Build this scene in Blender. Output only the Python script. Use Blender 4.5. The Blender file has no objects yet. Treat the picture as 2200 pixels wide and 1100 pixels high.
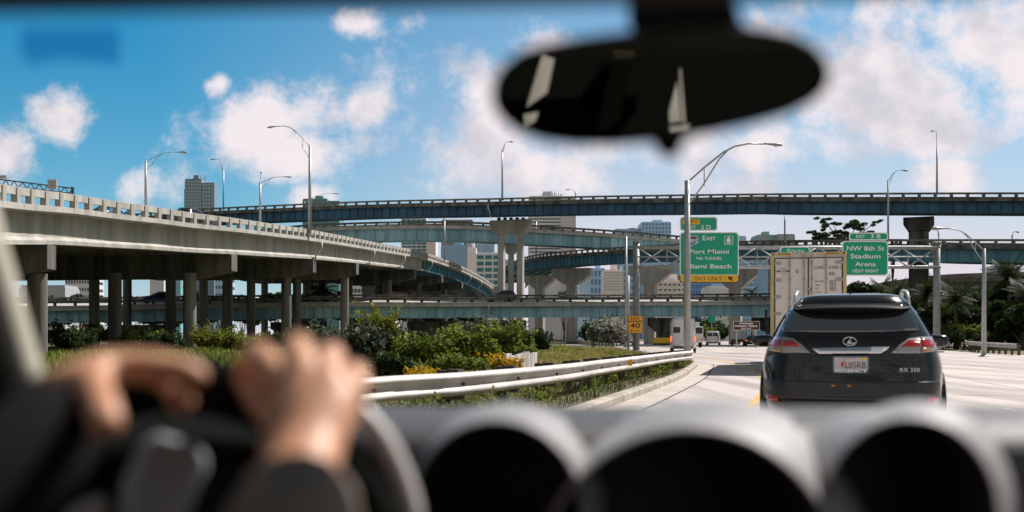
import bpy, bmesh, math, random
import numpy as np
from mathutils import Vector, Matrix
random.seed(7); RNG = np.random.default_rng(7)
R = math.radians
SC = bpy.context.scene
COL = SC.collection
# ------------------------------------------------------------------ camera
F = 2139.0; CX = 1100.0; HY = 725.0; HC = 1.2      # focal length in photo pixels, horizon row, eye height
cam_d = bpy.data.cameras.new('camera'); cam = bpy.data.objects.new('camera', cam_d); COL.objects.link(cam)
cam.location = (0, 0, HC); cam.rotation_euler = (R(90), 0, 0)
cam_d.sensor_width = 36; cam_d.lens = 36 * F / 2200; cam_d.shift_y = (HY - 550) / 2200
cam_d.clip_start = 0.02; cam_d.clip_end = 6000
cam_d.dof.use_dof = True; cam_d.dof.focus_distance = 60; cam_d.dof.aperture_fstop = 2.1; cam_d.dof.aperture_blades = 0
SC.camera = cam
SC.render.resolution_x = 1024; SC.render.resolution_y = 512
# ------------------------------------------------------------------ light
SUN = Vector((1.0, 0.8, 1.4)).normalized()
EXPO = 0.5
SC.view_settings.view_transform = 'Standard'; SC.view_settings.look = 'None'
SC.view_settings.exposure = EXPO; SC.view_settings.gamma = 1
sd = bpy.data.lights.new('sun', 'SUN'); sd.energy = 5.0; sd.angle = R(0.5); sd.color = (1.0, 0.92, 0.86)
so = bpy.data.objects.new('sun', sd); COL.objects.link(so)
so.rotation_euler = SUN.to_track_quat('Z', 'Y').to_euler()
so.location = (40, 30, 60)
W_ = bpy.data.worlds.new('World'); SC.world = W_; W_.use_nodes = True

class NT:
    """small helper for writing shader node trees"""
    def __init__(s, nt): s.nt = nt; nt.nodes.clear()
    def n(s, t, **kw):
        o = s.nt.nodes.new(t)
        for k, v in kw.items(): setattr(o, k, v)
        return o
    def link(s, a, b): s.nt.links.new(a, b)
    def put(s, sock, v):
        if hasattr(v, 'is_linked') or isinstance(v, bpy.types.NodeSocket): s.link(v, sock)
        else: sock.default_value = v
    def math(s, op, a, b=None, c=None, clamp=False):
        o = s.n('ShaderNodeMath', operation=op); o.use_clamp = clamp
        s.put(o.inputs[0], a)
        if b is not None: s.put(o.inputs[1], b)
        if c is not None: s.put(o.inputs[2], c)
        return o.outputs[0]
    def mix(s, f, a, b, typ='MIX'):
        o = s.n('ShaderNodeMix', data_type='RGBA', blend_type=typ)
        s.put(o.inputs[0], f); s.put(o.inputs[6], a); s.put(o.inputs[7], b)
        return o.outputs[2]
    def smooth(s, v, lo, hi):
        o = s.n('ShaderNodeMapRange', interpolation_type='SMOOTHSTEP')
        s.put(o.inputs[0], v); o.inputs[1].default_value = lo; o.inputs[2].default_value = hi
        return o.outputs[0]
    def noise(s, vec, scale, detail=5, rough=.55, lac=2.0, dist=0.0):
        o = s.n('ShaderNodeTexNoise'); s.put(o.inputs['Vector'], vec)
        o.inputs['Scale'].default_value = scale; o.inputs['Detail'].default_value = detail
        o.inputs['Roughness'].default_value = rough; o.inputs['Lacunarity'].default_value = lac
        o.inputs['Distortion'].default_value = dist
        return o
def rgba(c): return (c[0], c[1], c[2], 1)

def build_world():
    T = NT(W_.node_tree)
    sky = T.n('ShaderNodeTexSky', sky_type='NISHITA'); sky.sun_disc = False
    sky.sun_elevation = math.asin(SUN.z); sky.sun_rotation = math.atan2(SUN.x, SUN.y)
    sky.air_density = 1.0; sky.dust_density = 0.6; sky.ozone_density = 1.6
    tc = T.n('ShaderNodeTexCoord'); sp = T.n('ShaderNodeSeparateXYZ'); T.link(tc.outputs['Generated'], sp.inputs[0])
    x, y, z = sp.outputs
    ya = T.math('MAXIMUM', T.math('ABSOLUTE', y), 0.08)
    u = T.math('DIVIDE', x, ya); v = T.math('DIVIDE', z, ya)
    cmb = T.n('ShaderNodeCombineXYZ'); T.link(u, cmb.inputs[0]); T.link(v, cmb.inputs[1])
    vec = cmb.outputs[0]
    nz = T.noise(vec, 9, 12, .64, 2.1).outputs[0]
    nzb = T.noise(vec, 4.5, 3, .5)
    sepn = T.n('ShaderNodeSeparateColor'); T.link(nzb.outputs['Color'], sepn.inputs[0])
    du = T.math('MULTIPLY_ADD', T.math('SUBTRACT', sepn.outputs[0], .5), .07, u)
    dv = T.math('MULTIPLY_ADD', T.math('SUBTRACT', sepn.outputs[1], .5), .05, v)
    blobs = [(115,265,80,60,1),(25,320,75,75,.9),(70,365,90,40,.6),(300,400,80,60,.65),(460,188,32,28,.8),
             (575,275,95,95,1),(680,250,110,75,1),(790,245,75,65,.95),(660,340,170,60,.85),(800,330,90,50,.75),
             (1050,230,115,120,1.1),(1010,340,140,90,.95),(1200,370,260,70,.9),(950,400,300,34,.6),(755,52,60,36,.8),(880,45,50,30,.5),
             (1180,120,120,70,.8),(1650,60,100,80,1),(1900,190,260,150,1.2),(2120,90,170,130,1.1),(1750,320,230,60,.85),(1950,270,230,80,1.0),
             (2030,385,110,55,1),(1760,200,120,120,.9),(2080,270,150,60,.8),(1330,330,260,70,.9),(1850,30,50,45,.75),(1480,400,300,40,.6),(2200,200,120,120,1.0),(700,425,70,30,.9),(150,440,200,40,.45),(1450,300,150,100,.9),(620,290,330,150,.46),(1010,300,330,210,.5),(90,330,230,130,.42),(1900,150,430,230,.72),(330,410,240,50,.45),(1950,60,200,60,.5)]
    acc = None
    for (px, py, rx, ry, w) in blobs:
        a = T.math('DIVIDE', T.math('SUBTRACT', du, (px-CX)/F), rx/F)
        b = T.math('DIVIDE', T.math('SUBTRACT', dv, (HY-py)/F), ry/F)
        d2 = T.math('ADD', T.math('MULTIPLY', a, a), T.math('MULTIPLY', b, b))
        g = T.math('MULTIPLY', T.math('EXPONENT', T.math('MULTIPLY', d2, -.75)), w)
        acc = g if acc is None else T.math('MAXIMUM', acc, g)
    # plain scattered clouds outside the part of the sky that the photo shows
    gen = T.smooth(T.noise(vec, 2.2, 6, .6).outputs[0], .52, .76)
    outside = T.math('MAXIMUM', T.smooth(v, .36, .6), T.smooth(T.math('ABSOLUTE', u), .58, .9))
    acc = T.math('MAXIMUM', acc, T.math('MULTIPLY', gen, outside))
    dens = T.math('ADD', acc, T.math('MULTIPLY', T.math('SUBTRACT', nz, .5), 2.6))
    mask = T.smooth(dens, .32, 1.0)
    # colour of the air: deep cyan overhead, milky at the horizon
    skyc = T.mix(1.0, sky.outputs[0], (0.015, 0.58, 0.74, 1), 'MULTIPLY')
    hz = T.math('EXPONENT', T.math('MULTIPLY', T.math('ABSOLUTE', v), -5.5))
    right = T.smooth(u, -.52, .15)
    hz2 = T.math('MULTIPLY', T.math('MULTIPLY_ADD', right, 1.5, .06), hz, clamp=True)
    low = T.math('MULTIPLY', T.math('EXPONENT', T.math('MULTIPLY', T.math('ABSOLUTE', v), -10.0)), .9)
    skyc = T.mix(T.math('MAXIMUM', hz2, low), skyc, (5.5, 5.1, 5.6, 1))
    va = T.n('ShaderNodeVectorMath', operation='ADD'); T.link(vec, va.inputs[0]); va.inputs[1].default_value = (.016, .026, 0)
    n1 = T.noise(vec, 8, 9, .55).outputs[0]; n2 = T.noise(va.outputs[0], 8, 9, .55).outputs[0]
    relief = T.math('ADD', T.math('MULTIPLY', T.math('SUBTRACT', n1, n2), 2.2), T.math('MULTIPLY', T.math('SUBTRACT', T.noise(vec, 4, 4, .5).outputs[0], .42), 1.6))
    lum = T.smooth(relief, -.32, .30)
    ccol = T.mix(lum, (4.7, 4.45, 4.85, 1), (6.7, 6.05, 6.15, 1))
    out = T.mix(T.math('MULTIPLY', mask, .94), skyc, ccol)
    # unseen sky overhead and behind the eye, darkened and greyed to cut the fill
    out = T.mix(outside, out, T.mix(.6, T.mix(1.0, out, (.62, .42, .36, 1), 'MULTIPLY'), (1.35, 1.42, 1.45, 1)))
    back = T.smooth(y, .02, -.35)                      # added bright sky behind the eye, unseen, to fill camera-facing surfaces
    out = T.mix(T.math('MULTIPLY', back, T.smooth(z, .95, .45)), out, T.mix(lum, (1.0, 1.05, 1.1, 1), (4.2, 4.1, 4.1, 1)))
    bg = T.n('ShaderNodeBackground'); T.link(out, bg.inputs[0]); bg.inputs[1].default_value = 0.1
    o = T.n('ShaderNodeOutputWorld'); T.link(bg.outputs[0], o.inputs[0])
build_world()
SC.cycles.max_bounces = 6; SC.cycles.transparent_max_bounces = 12

# ------------------------------------------------------------------ helpers
def W(px, py, Y): return Vector(((px-CX)/F*Y, Y, HC + (HY-py)/F*Y))
def WX(px, Y): return (px-CX)/F*Y
def WZ(py, Y): return HC + (HY-py)/F*Y
def G(px, py):
    Y = HC*F/(py-HY); return Vector(((px-CX)/F*Y, Y, 0))

MATS = {}
def mat(name, col, col2=None, scale=4.0, rough=.6, metal=0.0, bump=0.0, stretch=(1,1,1), island=0.0, coat=0.0, spec=.5, detail=6, lo=.35, hi=.65, trans=0.0, emit=None, emit_s=0):
    if name in MATS: return MATS[name]
    m = bpy.data.materials.new(name); m.use_nodes = True
    T = NT(m.node_tree)
    p = T.n('ShaderNodeBsdfPrincipled'); o = T.n('ShaderNodeOutputMaterial'); T.link(p.outputs[0], o.inputs[0])
    p.inputs['Roughness'].default_value = rough; p.inputs['Metallic'].default_value = metal
    p.inputs['Specular IOR Level'].default_value = spec
    p.inputs['Coat Weight'].default_value = coat; p.inputs['Coat Roughness'].default_value = .04
    if trans: p.inputs['Transmission Weight'].default_value = trans
    if emit: p.inputs['Emission Color'].default_value = rgba(emit); p.inputs['Emission Strength'].default_value = emit_s
    c = rgba(col)
    if col2 is not None or bump:
        tc = T.n('ShaderNodeTexCoord'); mp = T.n('ShaderNodeMapping'); T.link(tc.outputs['Object'], mp.inputs[0])
        mp.inputs['Scale'].default_value = stretch
        nz = T.noise(mp.outputs[0], scale, detail, .6)
        if col2 is not None: c = T.mix(T.smooth(nz.outputs[0], lo, hi), rgba(col), rgba(col2))
        if bump:
            b = T.n('ShaderNodeBump'); b.inputs['Strength'].default_value = bump; b.inputs['Distance'].default_value = .02
            nz2 = T.noise(mp.outputs[0], scale*6, 4, .6); T.link(nz2.outputs[0], b.inputs['Height']); T.link(b.outputs[0], p.inputs['Normal'])
    if island:
        g = T.n('ShaderNodeNewGeometry')
        k = T.math('MULTIPLY_ADD', g.outputs['Random Per Island'], 2*island, 1-island)
        cc = T.n('ShaderNodeCombineColor'); [T.link(k, cc.inputs[i]) for i in range(3)]
        c = T.mix(1.0, c, cc.outputs[0], 'MULTIPLY')
    T.put(p.inputs['Base Color'], c)
    MATS[name] = m; return m

def tag(o, label=None, cat=None, group=None, kind=None):
    if label and len(label.replace(',', ' ').split()) > 16: print('LONG', len(label.split()), label)
    if label: o['label'] = label
    if cat: o['category'] = cat
    if group: o['group'] = group
    if kind: o['kind'] = kind
    return o
def empty(name, loc=(0,0,0), label=None, cat=None, group=None, rz=0.0):
    o = bpy.data.objects.new(name, None); COL.objects.link(o)
    o.location = loc; o.rotation_euler = (0, 0, rz); o.empty_display_size = .2
    return tag(o, label, cat, group)

class MB:
    def __init__(s): s.v = []; s.f = []
    def add(s, vs, fs):
        k = len(s.v); s.v += [tuple(a) for a in vs]; s.f += [tuple(i+k for i in f) for f in fs]; return s
    def box(s, c, d, rz=0.0, M=None):
        x, y, z = d[0]/2, d[1]/2, d[2]/2
        vs = [Vector((a*x, b*y, e*z)) for e in (-1, 1) for a, b in ((-1,-1),(1,-1),(1,1),(-1,1))]
        m = M if M is not None else Matrix.Rotation(rz, 3, 'Z')
        vs = [m @ v + Vector(c) for v in vs]
        return s.add(vs, [(3,2,1,0),(4,5,6,7),(0,1,5,4),(1,2,6,5),(2,3,7,6),(3,0,4,7)])
    def span(s, a, b):
        return s.box([(a[i]+b[i])/2 for i in range(3)], [abs(a[i]-b[i]) for i in range(3)])
    def tube(s, path, r, seg=10, cap=True, sq=None):
        P = [Vector(p) for p in path]; n = len(P)
        rs = r if isinstance(r, (list, tuple)) else [r]*n
        rings = []; prev = None
        for i in range(n):
            t = (P[min(i+1, n-1)] - P[max(i-1, 0)])
            t = t.normalized() if t.length > 1e-9 else Vector((0,0,1))
            if prev is None:
                a = Vector((0,0,1)) if abs(t.z) < .9 else Vector((1,0,0))
                u = t.cross(a).normalized()
            else:
                u = (prev - t*prev.dot(t)); u = u.normalized() if u.length > 1e-6 else t.cross(Vector((1,0,0))).normalized()
            prev = u; w = t.cross(u)
            rings.append([P[i] + (u*math.cos(2*math.pi*k/seg) + w*math.sin(2*math.pi*k/seg))*rs[i] for k in range(seg)])
        return s.loft(rings, cap)
    def loft(s, rings, cap=True, closed=True):
        n = len(rings); m = len(rings[0]); vs = [p for r in rings for p in r]; fs = []
        for i in range(n-1):
            for k in range(m if closed else m-1):
                a, b = i*m+k, i*m+(k+1) % m
                fs.append((a, b, b+m, a+m))
        if cap: fs.append(tuple(range(m-1, -1, -1))); fs.append(tuple((n-1)*m+k for k in range(m)))
        return s.add(vs, fs)
    def lathe(s, prof, c=(0,0,0), seg=20, M=None):
        M = M or Matrix.Identity(3)
        rings = [[M @ Vector((r*math.cos(2*math.pi*k/seg), r*math.sin(2*math.pi*k/seg), z)) + Vector(c) for k in range(seg)] for r, z in prof]
        return s.loft(rings)
    def prism(s, poly, fn0, fn1):
        """closed polygon extruded: fn0 / fn1 map a 2D point to the two ends"""
        a = [fn0(p) for p in poly]; b = [fn1(p) for p in poly]
        return s.loft([a, b])
    def build(s, name, m, parent=None, smooth=False, bevel=0.0, recalc=True):
        me = bpy.data.meshes.new(name); me.from_pydata([tuple(v) for v in s.v], [], s.f)
        if recalc:
            bm = bmesh.new(); bm.from_mesh(me); bmesh.ops.recalc_face_normals(bm, faces=bm.faces); bm.to_mesh(me); bm.free()
        if smooth:
            for p in me.polygons: p.use_smooth = True
        if m is not None: me.materials.append(m)
        o = bpy.data.objects.new(name, me); COL.objects.link(o)
        if parent is not None: o.parent = parent
        if bevel:
            b = o.modifiers.new('bevel', 'BEVEL'); b.width = bevel; b.segments = 2; b.limit_method = 'ANGLE'; b.angle_limit = R(40)
        return o
def smooth_by_angle(o, ang=40):
    me = o.data
    for p in me.polygons: p.use_smooth = True
    bm = bmesh.new(); bm.from_mesh(me)
    for e in bm.edges:
        if len(e.link_faces) == 2 and e.calc_face_angle(0) > R(ang): e.smooth = False
    bm.to_mesh(me); bm.free(); return o
def kids(o): return [c for c in COL.objects if c.parent == o]
KIDS = {}
def copy_tree(o, parent=None, allobs=None):
    if allobs is None: allobs = list(COL.objects)
    c = o.copy(); COL.objects.link(c)
    if parent is not None: c.parent = parent
    for ch in allobs:
        if ch.parent == o: copy_tree(ch, c, allobs)
    return c
def inst(o, loc, rz=0.0, parent=None, scale=None):
    c = o.copy(); COL.objects.link(c); c.location = loc; c.rotation_euler = (0, 0, rz)
    if parent is not None: c.parent = parent
    if scale: c.scale = scale
    return c
def npmesh(name, V, quads, m, parent=None):
    """V (n,3) float array, quads (k,4) int array"""
    me = bpy.data.meshes.new(name); k, w = quads.shape
    me.vertices.add(len(V)); me.vertices.foreach_set('co', np.asarray(V, np.float32).ravel())
    me.loops.add(k*w); me.loops.foreach_set('vertex_index', quads.astype(np.int32).ravel())
    me.polygons.add(k); me.polygons.foreach_set('loop_start', np.arange(0, k*w, w, dtype=np.int32))
    me.update(calc_edges=True); me.validate(); me.materials.append(m)
    o = bpy.data.objects.new(name, me); COL.objects.link(o)
    if parent is not None: o.parent = parent
    return o
def text_mesh(name, s, size, m, parent, pos, M=None, align='CENTER', fat=.015, xs=1.0, depth=.004, space=1.0):
    """one line of lettering as its own mesh; text lies in local XZ facing -Y unless M is given"""
    cu = bpy.data.curves.new(name, 'FONT'); cu.body = s; cu.size = size; cu.align_x = align; cu.align_y = 'CENTER'
    cu.offset = fat*size; cu.extrude = depth/2; cu.resolution_u = 3; cu.space_character = space
    t = bpy.data.objects.new(name, cu); COL.objects.link(t)
    dg = bpy.context.evaluated_depsgraph_get(); dg.update()
    me = bpy.data.meshes.new_from_object(t.evaluated_get(dg)); bpy.data.objects.remove(t); bpy.data.curves.remove(cu)
    B = M.to_4x4() if M is not None else Matrix.Rotation(R(90), 4, 'X')
    me.transform(Matrix.Translation(Vector(pos)) @ B @ Matrix.Diagonal((xs, 1, 1, 1)))
    me.materials.clear(); me.materials.append(m); me.name = name
    o = bpy.data.objects.new(name, me); COL.objects.link(o); o.parent = parent
    return o
def catmull(pts, sub=8):
    P = [np.array(p, float) for p in pts]; P = [2*P[0]-P[1]] + P + [2*P[-1]-P[-2]]
    out = []
    for i in range(1, len(P)-2):
        p0, p1, p2, p3 = P[i-1:i+3]
        for k in range(sub):
            t = k/sub
            out.append(.5*((2*p1)+(-p0+p2)*t+(2*p0-5*p1+4*p2-p3)*t*t+(-p0+3*p1-3*p2+p3)*t**3))
    out.append(P[-2]); return np.array(out)
def resample(P, step):
    d = np.r_[0, np.cumsum(np.linalg.norm(np.diff(P, axis=0), axis=1))]
    n = max(2, int(round(d[-1]/step))+1); t = np.linspace(0, d[-1], n)
    return np.stack([np.interp(t, d, P[:, i]) for i in range(P.shape[1])], 1)

# ------------------------------------------------------------------ shared materials
M_conc = mat('pale concrete', (.45,.44,.405), (.31,.305,.28), .8, .85, bump=.25, stretch=(1,1,.16), detail=9)
M_conc_d = mat('weathered shade-toned concrete', (.165,.162,.147), (.05,.05,.047), .6, .9, bump=.3, stretch=(1.8,1.8,.14), detail=9)  # tone lowered to deepen the shade under decks; the streaks are stains
M_conc_l = mat('clean concrete', (.50,.465,.43), (.40,.375,.345), .4, .85, bump=.15)
M_rail = mat('dark stained rail concrete', (.20,.19,.165), (.10,.10,.09), .7, .9, bump=.2)
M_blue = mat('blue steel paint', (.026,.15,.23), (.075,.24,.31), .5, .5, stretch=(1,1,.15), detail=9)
M_blue_l = mat('sunlit blue steel paint', (.31,.51,.57), (.17,.34,.40), .5, .6, stretch=(1,1,.12), detail=9)  # lighter copy of the girder blue, sunlight put into the colour
M_blue_d = mat('shaded blue steel paint', (.005,.05,.105), (.014,.10,.18), .5, .5, stretch=(1,1,.15), detail=9)  # darker copy of the girder blue, shade put into the colour
M_galv = mat('galvanised steel', (.42,.44,.45), (.33,.35,.36), 3, .45, .35)
M_galv_d = mat('dull grey steel', (.26,.28,.29), (.20,.21,.22), 3, .5, .3)
M_black = mat('black paint', (.012,.012,.012), rough=.4)
M_white = mat('white sheeting', (.75,.75,.73), rough=.45)
M_tyre = mat('tyre rubber', (.015,.015,.015), rough=.85)
M_glass = mat('dark glass', (.012,.018,.02), rough=.06, spec=.8)
M_chrome = mat('chrome', (.75,.76,.78), rough=.12, metal=1)
M_red = mat('red lamp plastic', (.36,.01,.015), rough=.15, coat=.6)
M_clear = mat('clear lamp plastic', (.30,.29,.285), rough=.15, coat=.6)
M_amber = mat('amber lamp plastic', (.42,.19,.06), rough=.2, coat=.5)
M_pipe = mat('pale drain pipe', (.55,.52,.48), rough=.6)
# ================================================================== ground and roads
def sheet(name, left, right, z, m, kind='structure', zl=None):
    """strip between two polylines with equal point counts"""
    n = len(left); vs = [(a[0], a[1], z if zl is None else zl) for a in left] + [(a[0], a[1], z) for a in right]
    o = MB().add(vs, [(i, i+1, n+i+1, n+i) for i in range(n-1)]).build(name, m)
    if o.data.polygons and o.data.polygons[0].normal.z < 0: o.data.flip_normals()
    return tag(o, kind=kind)
def offs(pts, d):
    """offset a 2D polyline to its left by d (right when negative)"""
    P = np.array(pts, float)[:, :2]; T = np.gradient(P, axis=0); T /= np.linalg.norm(T, axis=1)[:, None]
    return P + np.stack([-T[:, 1], T[:, 0]], 1)*d
def road_mat():
    m = bpy.data.materials.new('sunlit concrete paving'); m.use_nodes = True; T = NT(m.node_tree)
    p = T.n('ShaderNodeBsdfPrincipled'); o = T.n('ShaderNodeOutputMaterial'); T.link(p.outputs[0], o.inputs[0])
    tc = T.n('ShaderNodeTexCoord'); mp = T.n('ShaderNodeMapping'); T.link(tc.outputs['Object'], mp.inputs[0])
    mp.inputs['Rotation'].default_value = (0, 0, R(14)); mp.inputs['Scale'].default_value = (1, .06, 1)
    streak = T.noise(mp.outputs[0], .9, 5, .6).outputs[0]; fine = T.noise(tc.outputs['Object'], 6, 6, .7).outputs[0]
    big = T.noise(tc.outputs['Object'], .12, 4, .6).outputs[0]
    c = T.mix(T.smooth(streak, .40, .66), (.47,.42,.405,1), (.27,.245,.235,1))
    c = T.mix(T.math('MULTIPLY', T.smooth(fine, .45, .7), .35), c, (.24,.22,.20,1))
    c = T.mix(T.math('MULTIPLY', T.smooth(big, .45, .7), .3), c, (.50,.45,.42,1))
    T.link(c, p.inputs['Base Color']); p.inputs['Roughness'].default_value = .8
    b = T.n('ShaderNodeBump'); b.inputs['Strength'].default_value = .2; T.link(fine, b.inputs['Height']); T.link(b.outputs[0], p.inputs['Normal'])
    return m
M_road = road_mat()
M_earth = mat('grassy earth', (.06,.07,.022), (.14,.115,.05), .15, .95, bump=.4, detail=8)
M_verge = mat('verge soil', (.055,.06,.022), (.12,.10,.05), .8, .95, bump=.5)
M_kerb = mat('kerb concrete', (.42,.385,.34), (.25,.225,.19), 1.5, .85, bump=.3)
M_gutter = mat('gutter concrete', (.47,.43,.39), (.37,.335,.30), 1.2, .8, bump=.15)
M_yellow = mat('road marking yellow', (.66,.36,.04), (.50,.29,.05), 3, .6)
M_lane = mat('road marking white', (.62,.60,.57), (.45,.43,.40), 3, .6)
M_joint = mat('tarred joint', (.05,.045,.04), rough=.8)

g = MB().add([(-3000,-400,-.06),(3000,-400,-.06),(3000,4500,-.06),(-3000,4500,-.06)], [(0,1,2,3)]).build('ground', M_earth); tag(g, kind='structure')
KERB = catmull([(-9,-22),(-3.9,-3),(-1.7,5),(-.4,9.5),(.95,14.5),(3.0,21.75),(4.9,28.8),(6.55,36),(7.75,41.5),(8.3,44.6),(8.35,47),(8.7,55),(10.2,76),(12,110),(15,150),(22,210),(36,290)], 8)
KERB = resample(KERB, 1.0)
RIGHTB = resample(catmull([(30,-22),(31,5),(32,30),(34,60),(38,85),(46,112),(57,142),(72,190),(92,250),(118,320)], 8), 1.0)
idx = np.linspace(0, 1, 160)
def rs_n(P, n): 
    d = np.r_[0, np.cumsum(np.linalg.norm(np.diff(P, axis=0), axis=1))]; t = np.linspace(0, d[-1], n)
    return np.stack([np.interp(t, d, P[:, i]) for i in range(2)], 1)
sheet('road', rs_n(KERB, 160), rs_n(RIGHTB, 160), 0.0, M_road)
gut = KERB[(KERB[:,1] < 52)]
sheet('gutter', gut, offs(gut, -.62), .004, M_gutter)
sheet('gutter_joint', offs(gut, -.62), offs(gut, -.66), .008, M_joint)
kb = MB(); L0 = gut; nk = len(L0)
rings = []
prof = [(0,-.06),(0,.12),(.03,.15),(.20,.155),(.22,-.06)]
A = [offs(L0, p[0]) for p in prof]
for i in range(nk): rings.append([(A[k][i][0], A[k][i][1], prof[k][1]) for k in range(len(prof))])
kb.loft(rings)
tag(kb.build('kerb', M_kerb), kind='structure')
vl = KERB[(KERB[:,1] < 56)]
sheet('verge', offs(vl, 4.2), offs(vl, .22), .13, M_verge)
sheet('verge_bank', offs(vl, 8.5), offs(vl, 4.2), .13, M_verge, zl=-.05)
# yellow edge line and joints of the paving
YL = resample(catmull([(-2.6,2),(-.2,5.5),(1.9,11),(3.6,16),(4.9,20),(5.6,22.5),(7.35,29.5),(8.5,35.2),(9.75,42.4),(10.7,50.8),(11.2,58),(12.6,76),(14.6,110),(17.6,150)], 8), 1.0)
sheet('edge_line', YL, offs(YL, -.17), .006, M_yellow)
def lane(x0, y0, x1, y1, w, m, z=.006, name='lane_line'):
    d = Vector((x1-x0, y1-y0)); n = Vector((-d.y, d.x)).normalized()*w/2
    o = MB().add([(x0-n.x,y0-n.y,z),(x1-n.x,y1-n.y,z),(x1+n.x,y1+n.y,z),(x0+n.x,y0+n.y,z)], [(0,1,2,3)]).build(name, m)
    if o.data.polygons[0].normal.z < 0: o.data.flip_normals()
    tag(o, kind='structure')
for k in range(9):                                             # dashes between the lanes, joints across them
    y0 = 14 + k*12.2
    for xo in (9.0, 12.7, 16.4): lane(xo+(y0-20)*.20, y0, xo+(y0+3-20)*.20, y0+3, .13, M_lane)
for k in range(16):
    y0 = 9 + k*6.1
    lane(4.5+(y0-10)*.22, y0, 30, y0-5.5, .05, M_joint, .003, 'paving_joint')
for xo in (7.2, 10.9, 14.6): lane(xo-2, 10, xo+18, 100, .03, M_joint, .003, 'paving_joint')
# the exit ramp that leaves on the left, beyond the dry grass
sheet('ramp_road', [G(1040,734.2), G(1150,736.6), G(1250,740.5), G(1345,743.6)], [G(1040,737), G(1150,741.2), G(1250,744.6), G(1330,748)], -.02, M_road)

# ================================================================== bridges
class Path:
    def __init__(s, ctrl, step=2.0, side=1, bank=0.0):
        P = catmull([W(*c) for c in ctrl], 10); s.P = resample(P, step); s.step = step; s.bank = bank
        T = np.gradient(s.P, axis=0); T[:, 2] = 0; T /= np.linalg.norm(T, axis=1)[:, None]
        s.T = T; s.N = np.stack([-T[:, 1], T[:, 0], 0*T[:, 0]], 1)*side; s.n = len(s.P)
    def at(s, i, n, z): 
        p = s.P[i] + s.N[i]*n; return Vector((p[0], p[1], p[2] + z + s.bank*n))
    def sweep(s, prof, i0=0, i1=None, mb=None):
        mb = mb or MB(); i1 = s.n if i1 is None else i1
        mb.loft([[s.at(i, n, z) for n, z in prof] for i in range(i0, i1)]); return mb
    def rz(s, i): return math.atan2(s.T[i][1], s.T[i][0])
def rect(n0, n1, z0, z1): return [(n0,z0),(n1,z0),(n1,z1),(n0,z1)]
def post_row(path, parent, m, n, z0, z1, w, every, thick, name='post', limit=97, i0=0):
    """posts of a parapet, one object each"""
    ids = list(range(i0, path.n, every))
    proto = MB().box((0,0,(z0+z1)/2), (w, thick, z1-z0)).build(name, m, parent)
    rest = ids[limit:]; first = True
    for i in ids[:limit]:
        p = path.at(i, n, 0)
        if first: proto.location = p; proto.rotation_euler = (0,0,path.rz(i)); first = False
        else: inst(proto, p, path.rz(i), parent)
    if rest:
        mb = MB()
        for i in rest:
            p = path.at(i, n, 0); mb.box((p.x, p.y, p.z+(z0+z1)/2), (w, thick, z1-z0), path.rz(i))
        tag(mb.build(name, m, parent), kind='stuff')
def ribs(path, mb, n, z0, z1, step, d=.14, w=.05):
    D = resample(path.P, step); k = len(D)
    src = np.linspace(0, path.n-1, k)
    for j in range(k):
        i = int(round(src[j])); i = min(max(i,0), path.n-1)
        f = src[j]-i
        p = path.at(i, n, 0); t = path.T[i]; p = p + Vector(t)*(f*path.step)
        mb.box((p.x, p.y, p.z+(z0+z1)/2), (w, d, z1-z0), path.rz(i))
    return mb
def pier(parent, c, rz, ztop, cap_w, cap_d, cap_h, cols, col_sz, m=None, taper=.45, tip=.5, rnd=False, z0=-.3, name='pier_cap'):
    """hammerhead cap with its columns; local x runs along the cap"""
    m = m or M_conc_d; M = Matrix.Rotation(rz, 3, 'Z'); c = Vector((c[0], c[1], 0))
    if cap_w:
        h = cap_w/2; b = ztop-cap_h; e = ztop-cap_h*tip
        poly = [(-h,ztop),(h,ztop),(h,e),(h*(1-taper),b),(-h*(1-taper),b),(-h,e)]
        f = lambda s: (lambda p: M @ Vector((p[0], s*cap_d/2, p[1])) + c)
        MB().prism(poly, f(-1), f(1)).build(name, m, parent, bevel=.03)
    for x in cols:
        p = M @ Vector((x, 0, 0)) + c; zt = ztop-cap_h+.02
        if rnd: MB().tube([(p.x,p.y,z0),(p.x,p.y,zt)], col_sz[0]/2, 20).build('column', m, parent, smooth=True)
        else: MB().box((p.x,p.y,(zt+z0)/2), (col_sz[0], col_sz[1], zt-z0), rz).build('column', m, parent, bevel=.08)
def drain(parent, path, i, z0, z1, n0=-.16, kick=.9):
    a = path.at(i, n0, z0); b = path.at(i, n0, z0-.7); e = path.at(i, n0+kick, z0-1.5) ; f = path.at(i, n0+kick, z1)
    MB().tube([a, b, e, f], .11, 8).build('drain_pipe', M_pipe, parent, smooth=True)

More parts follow.
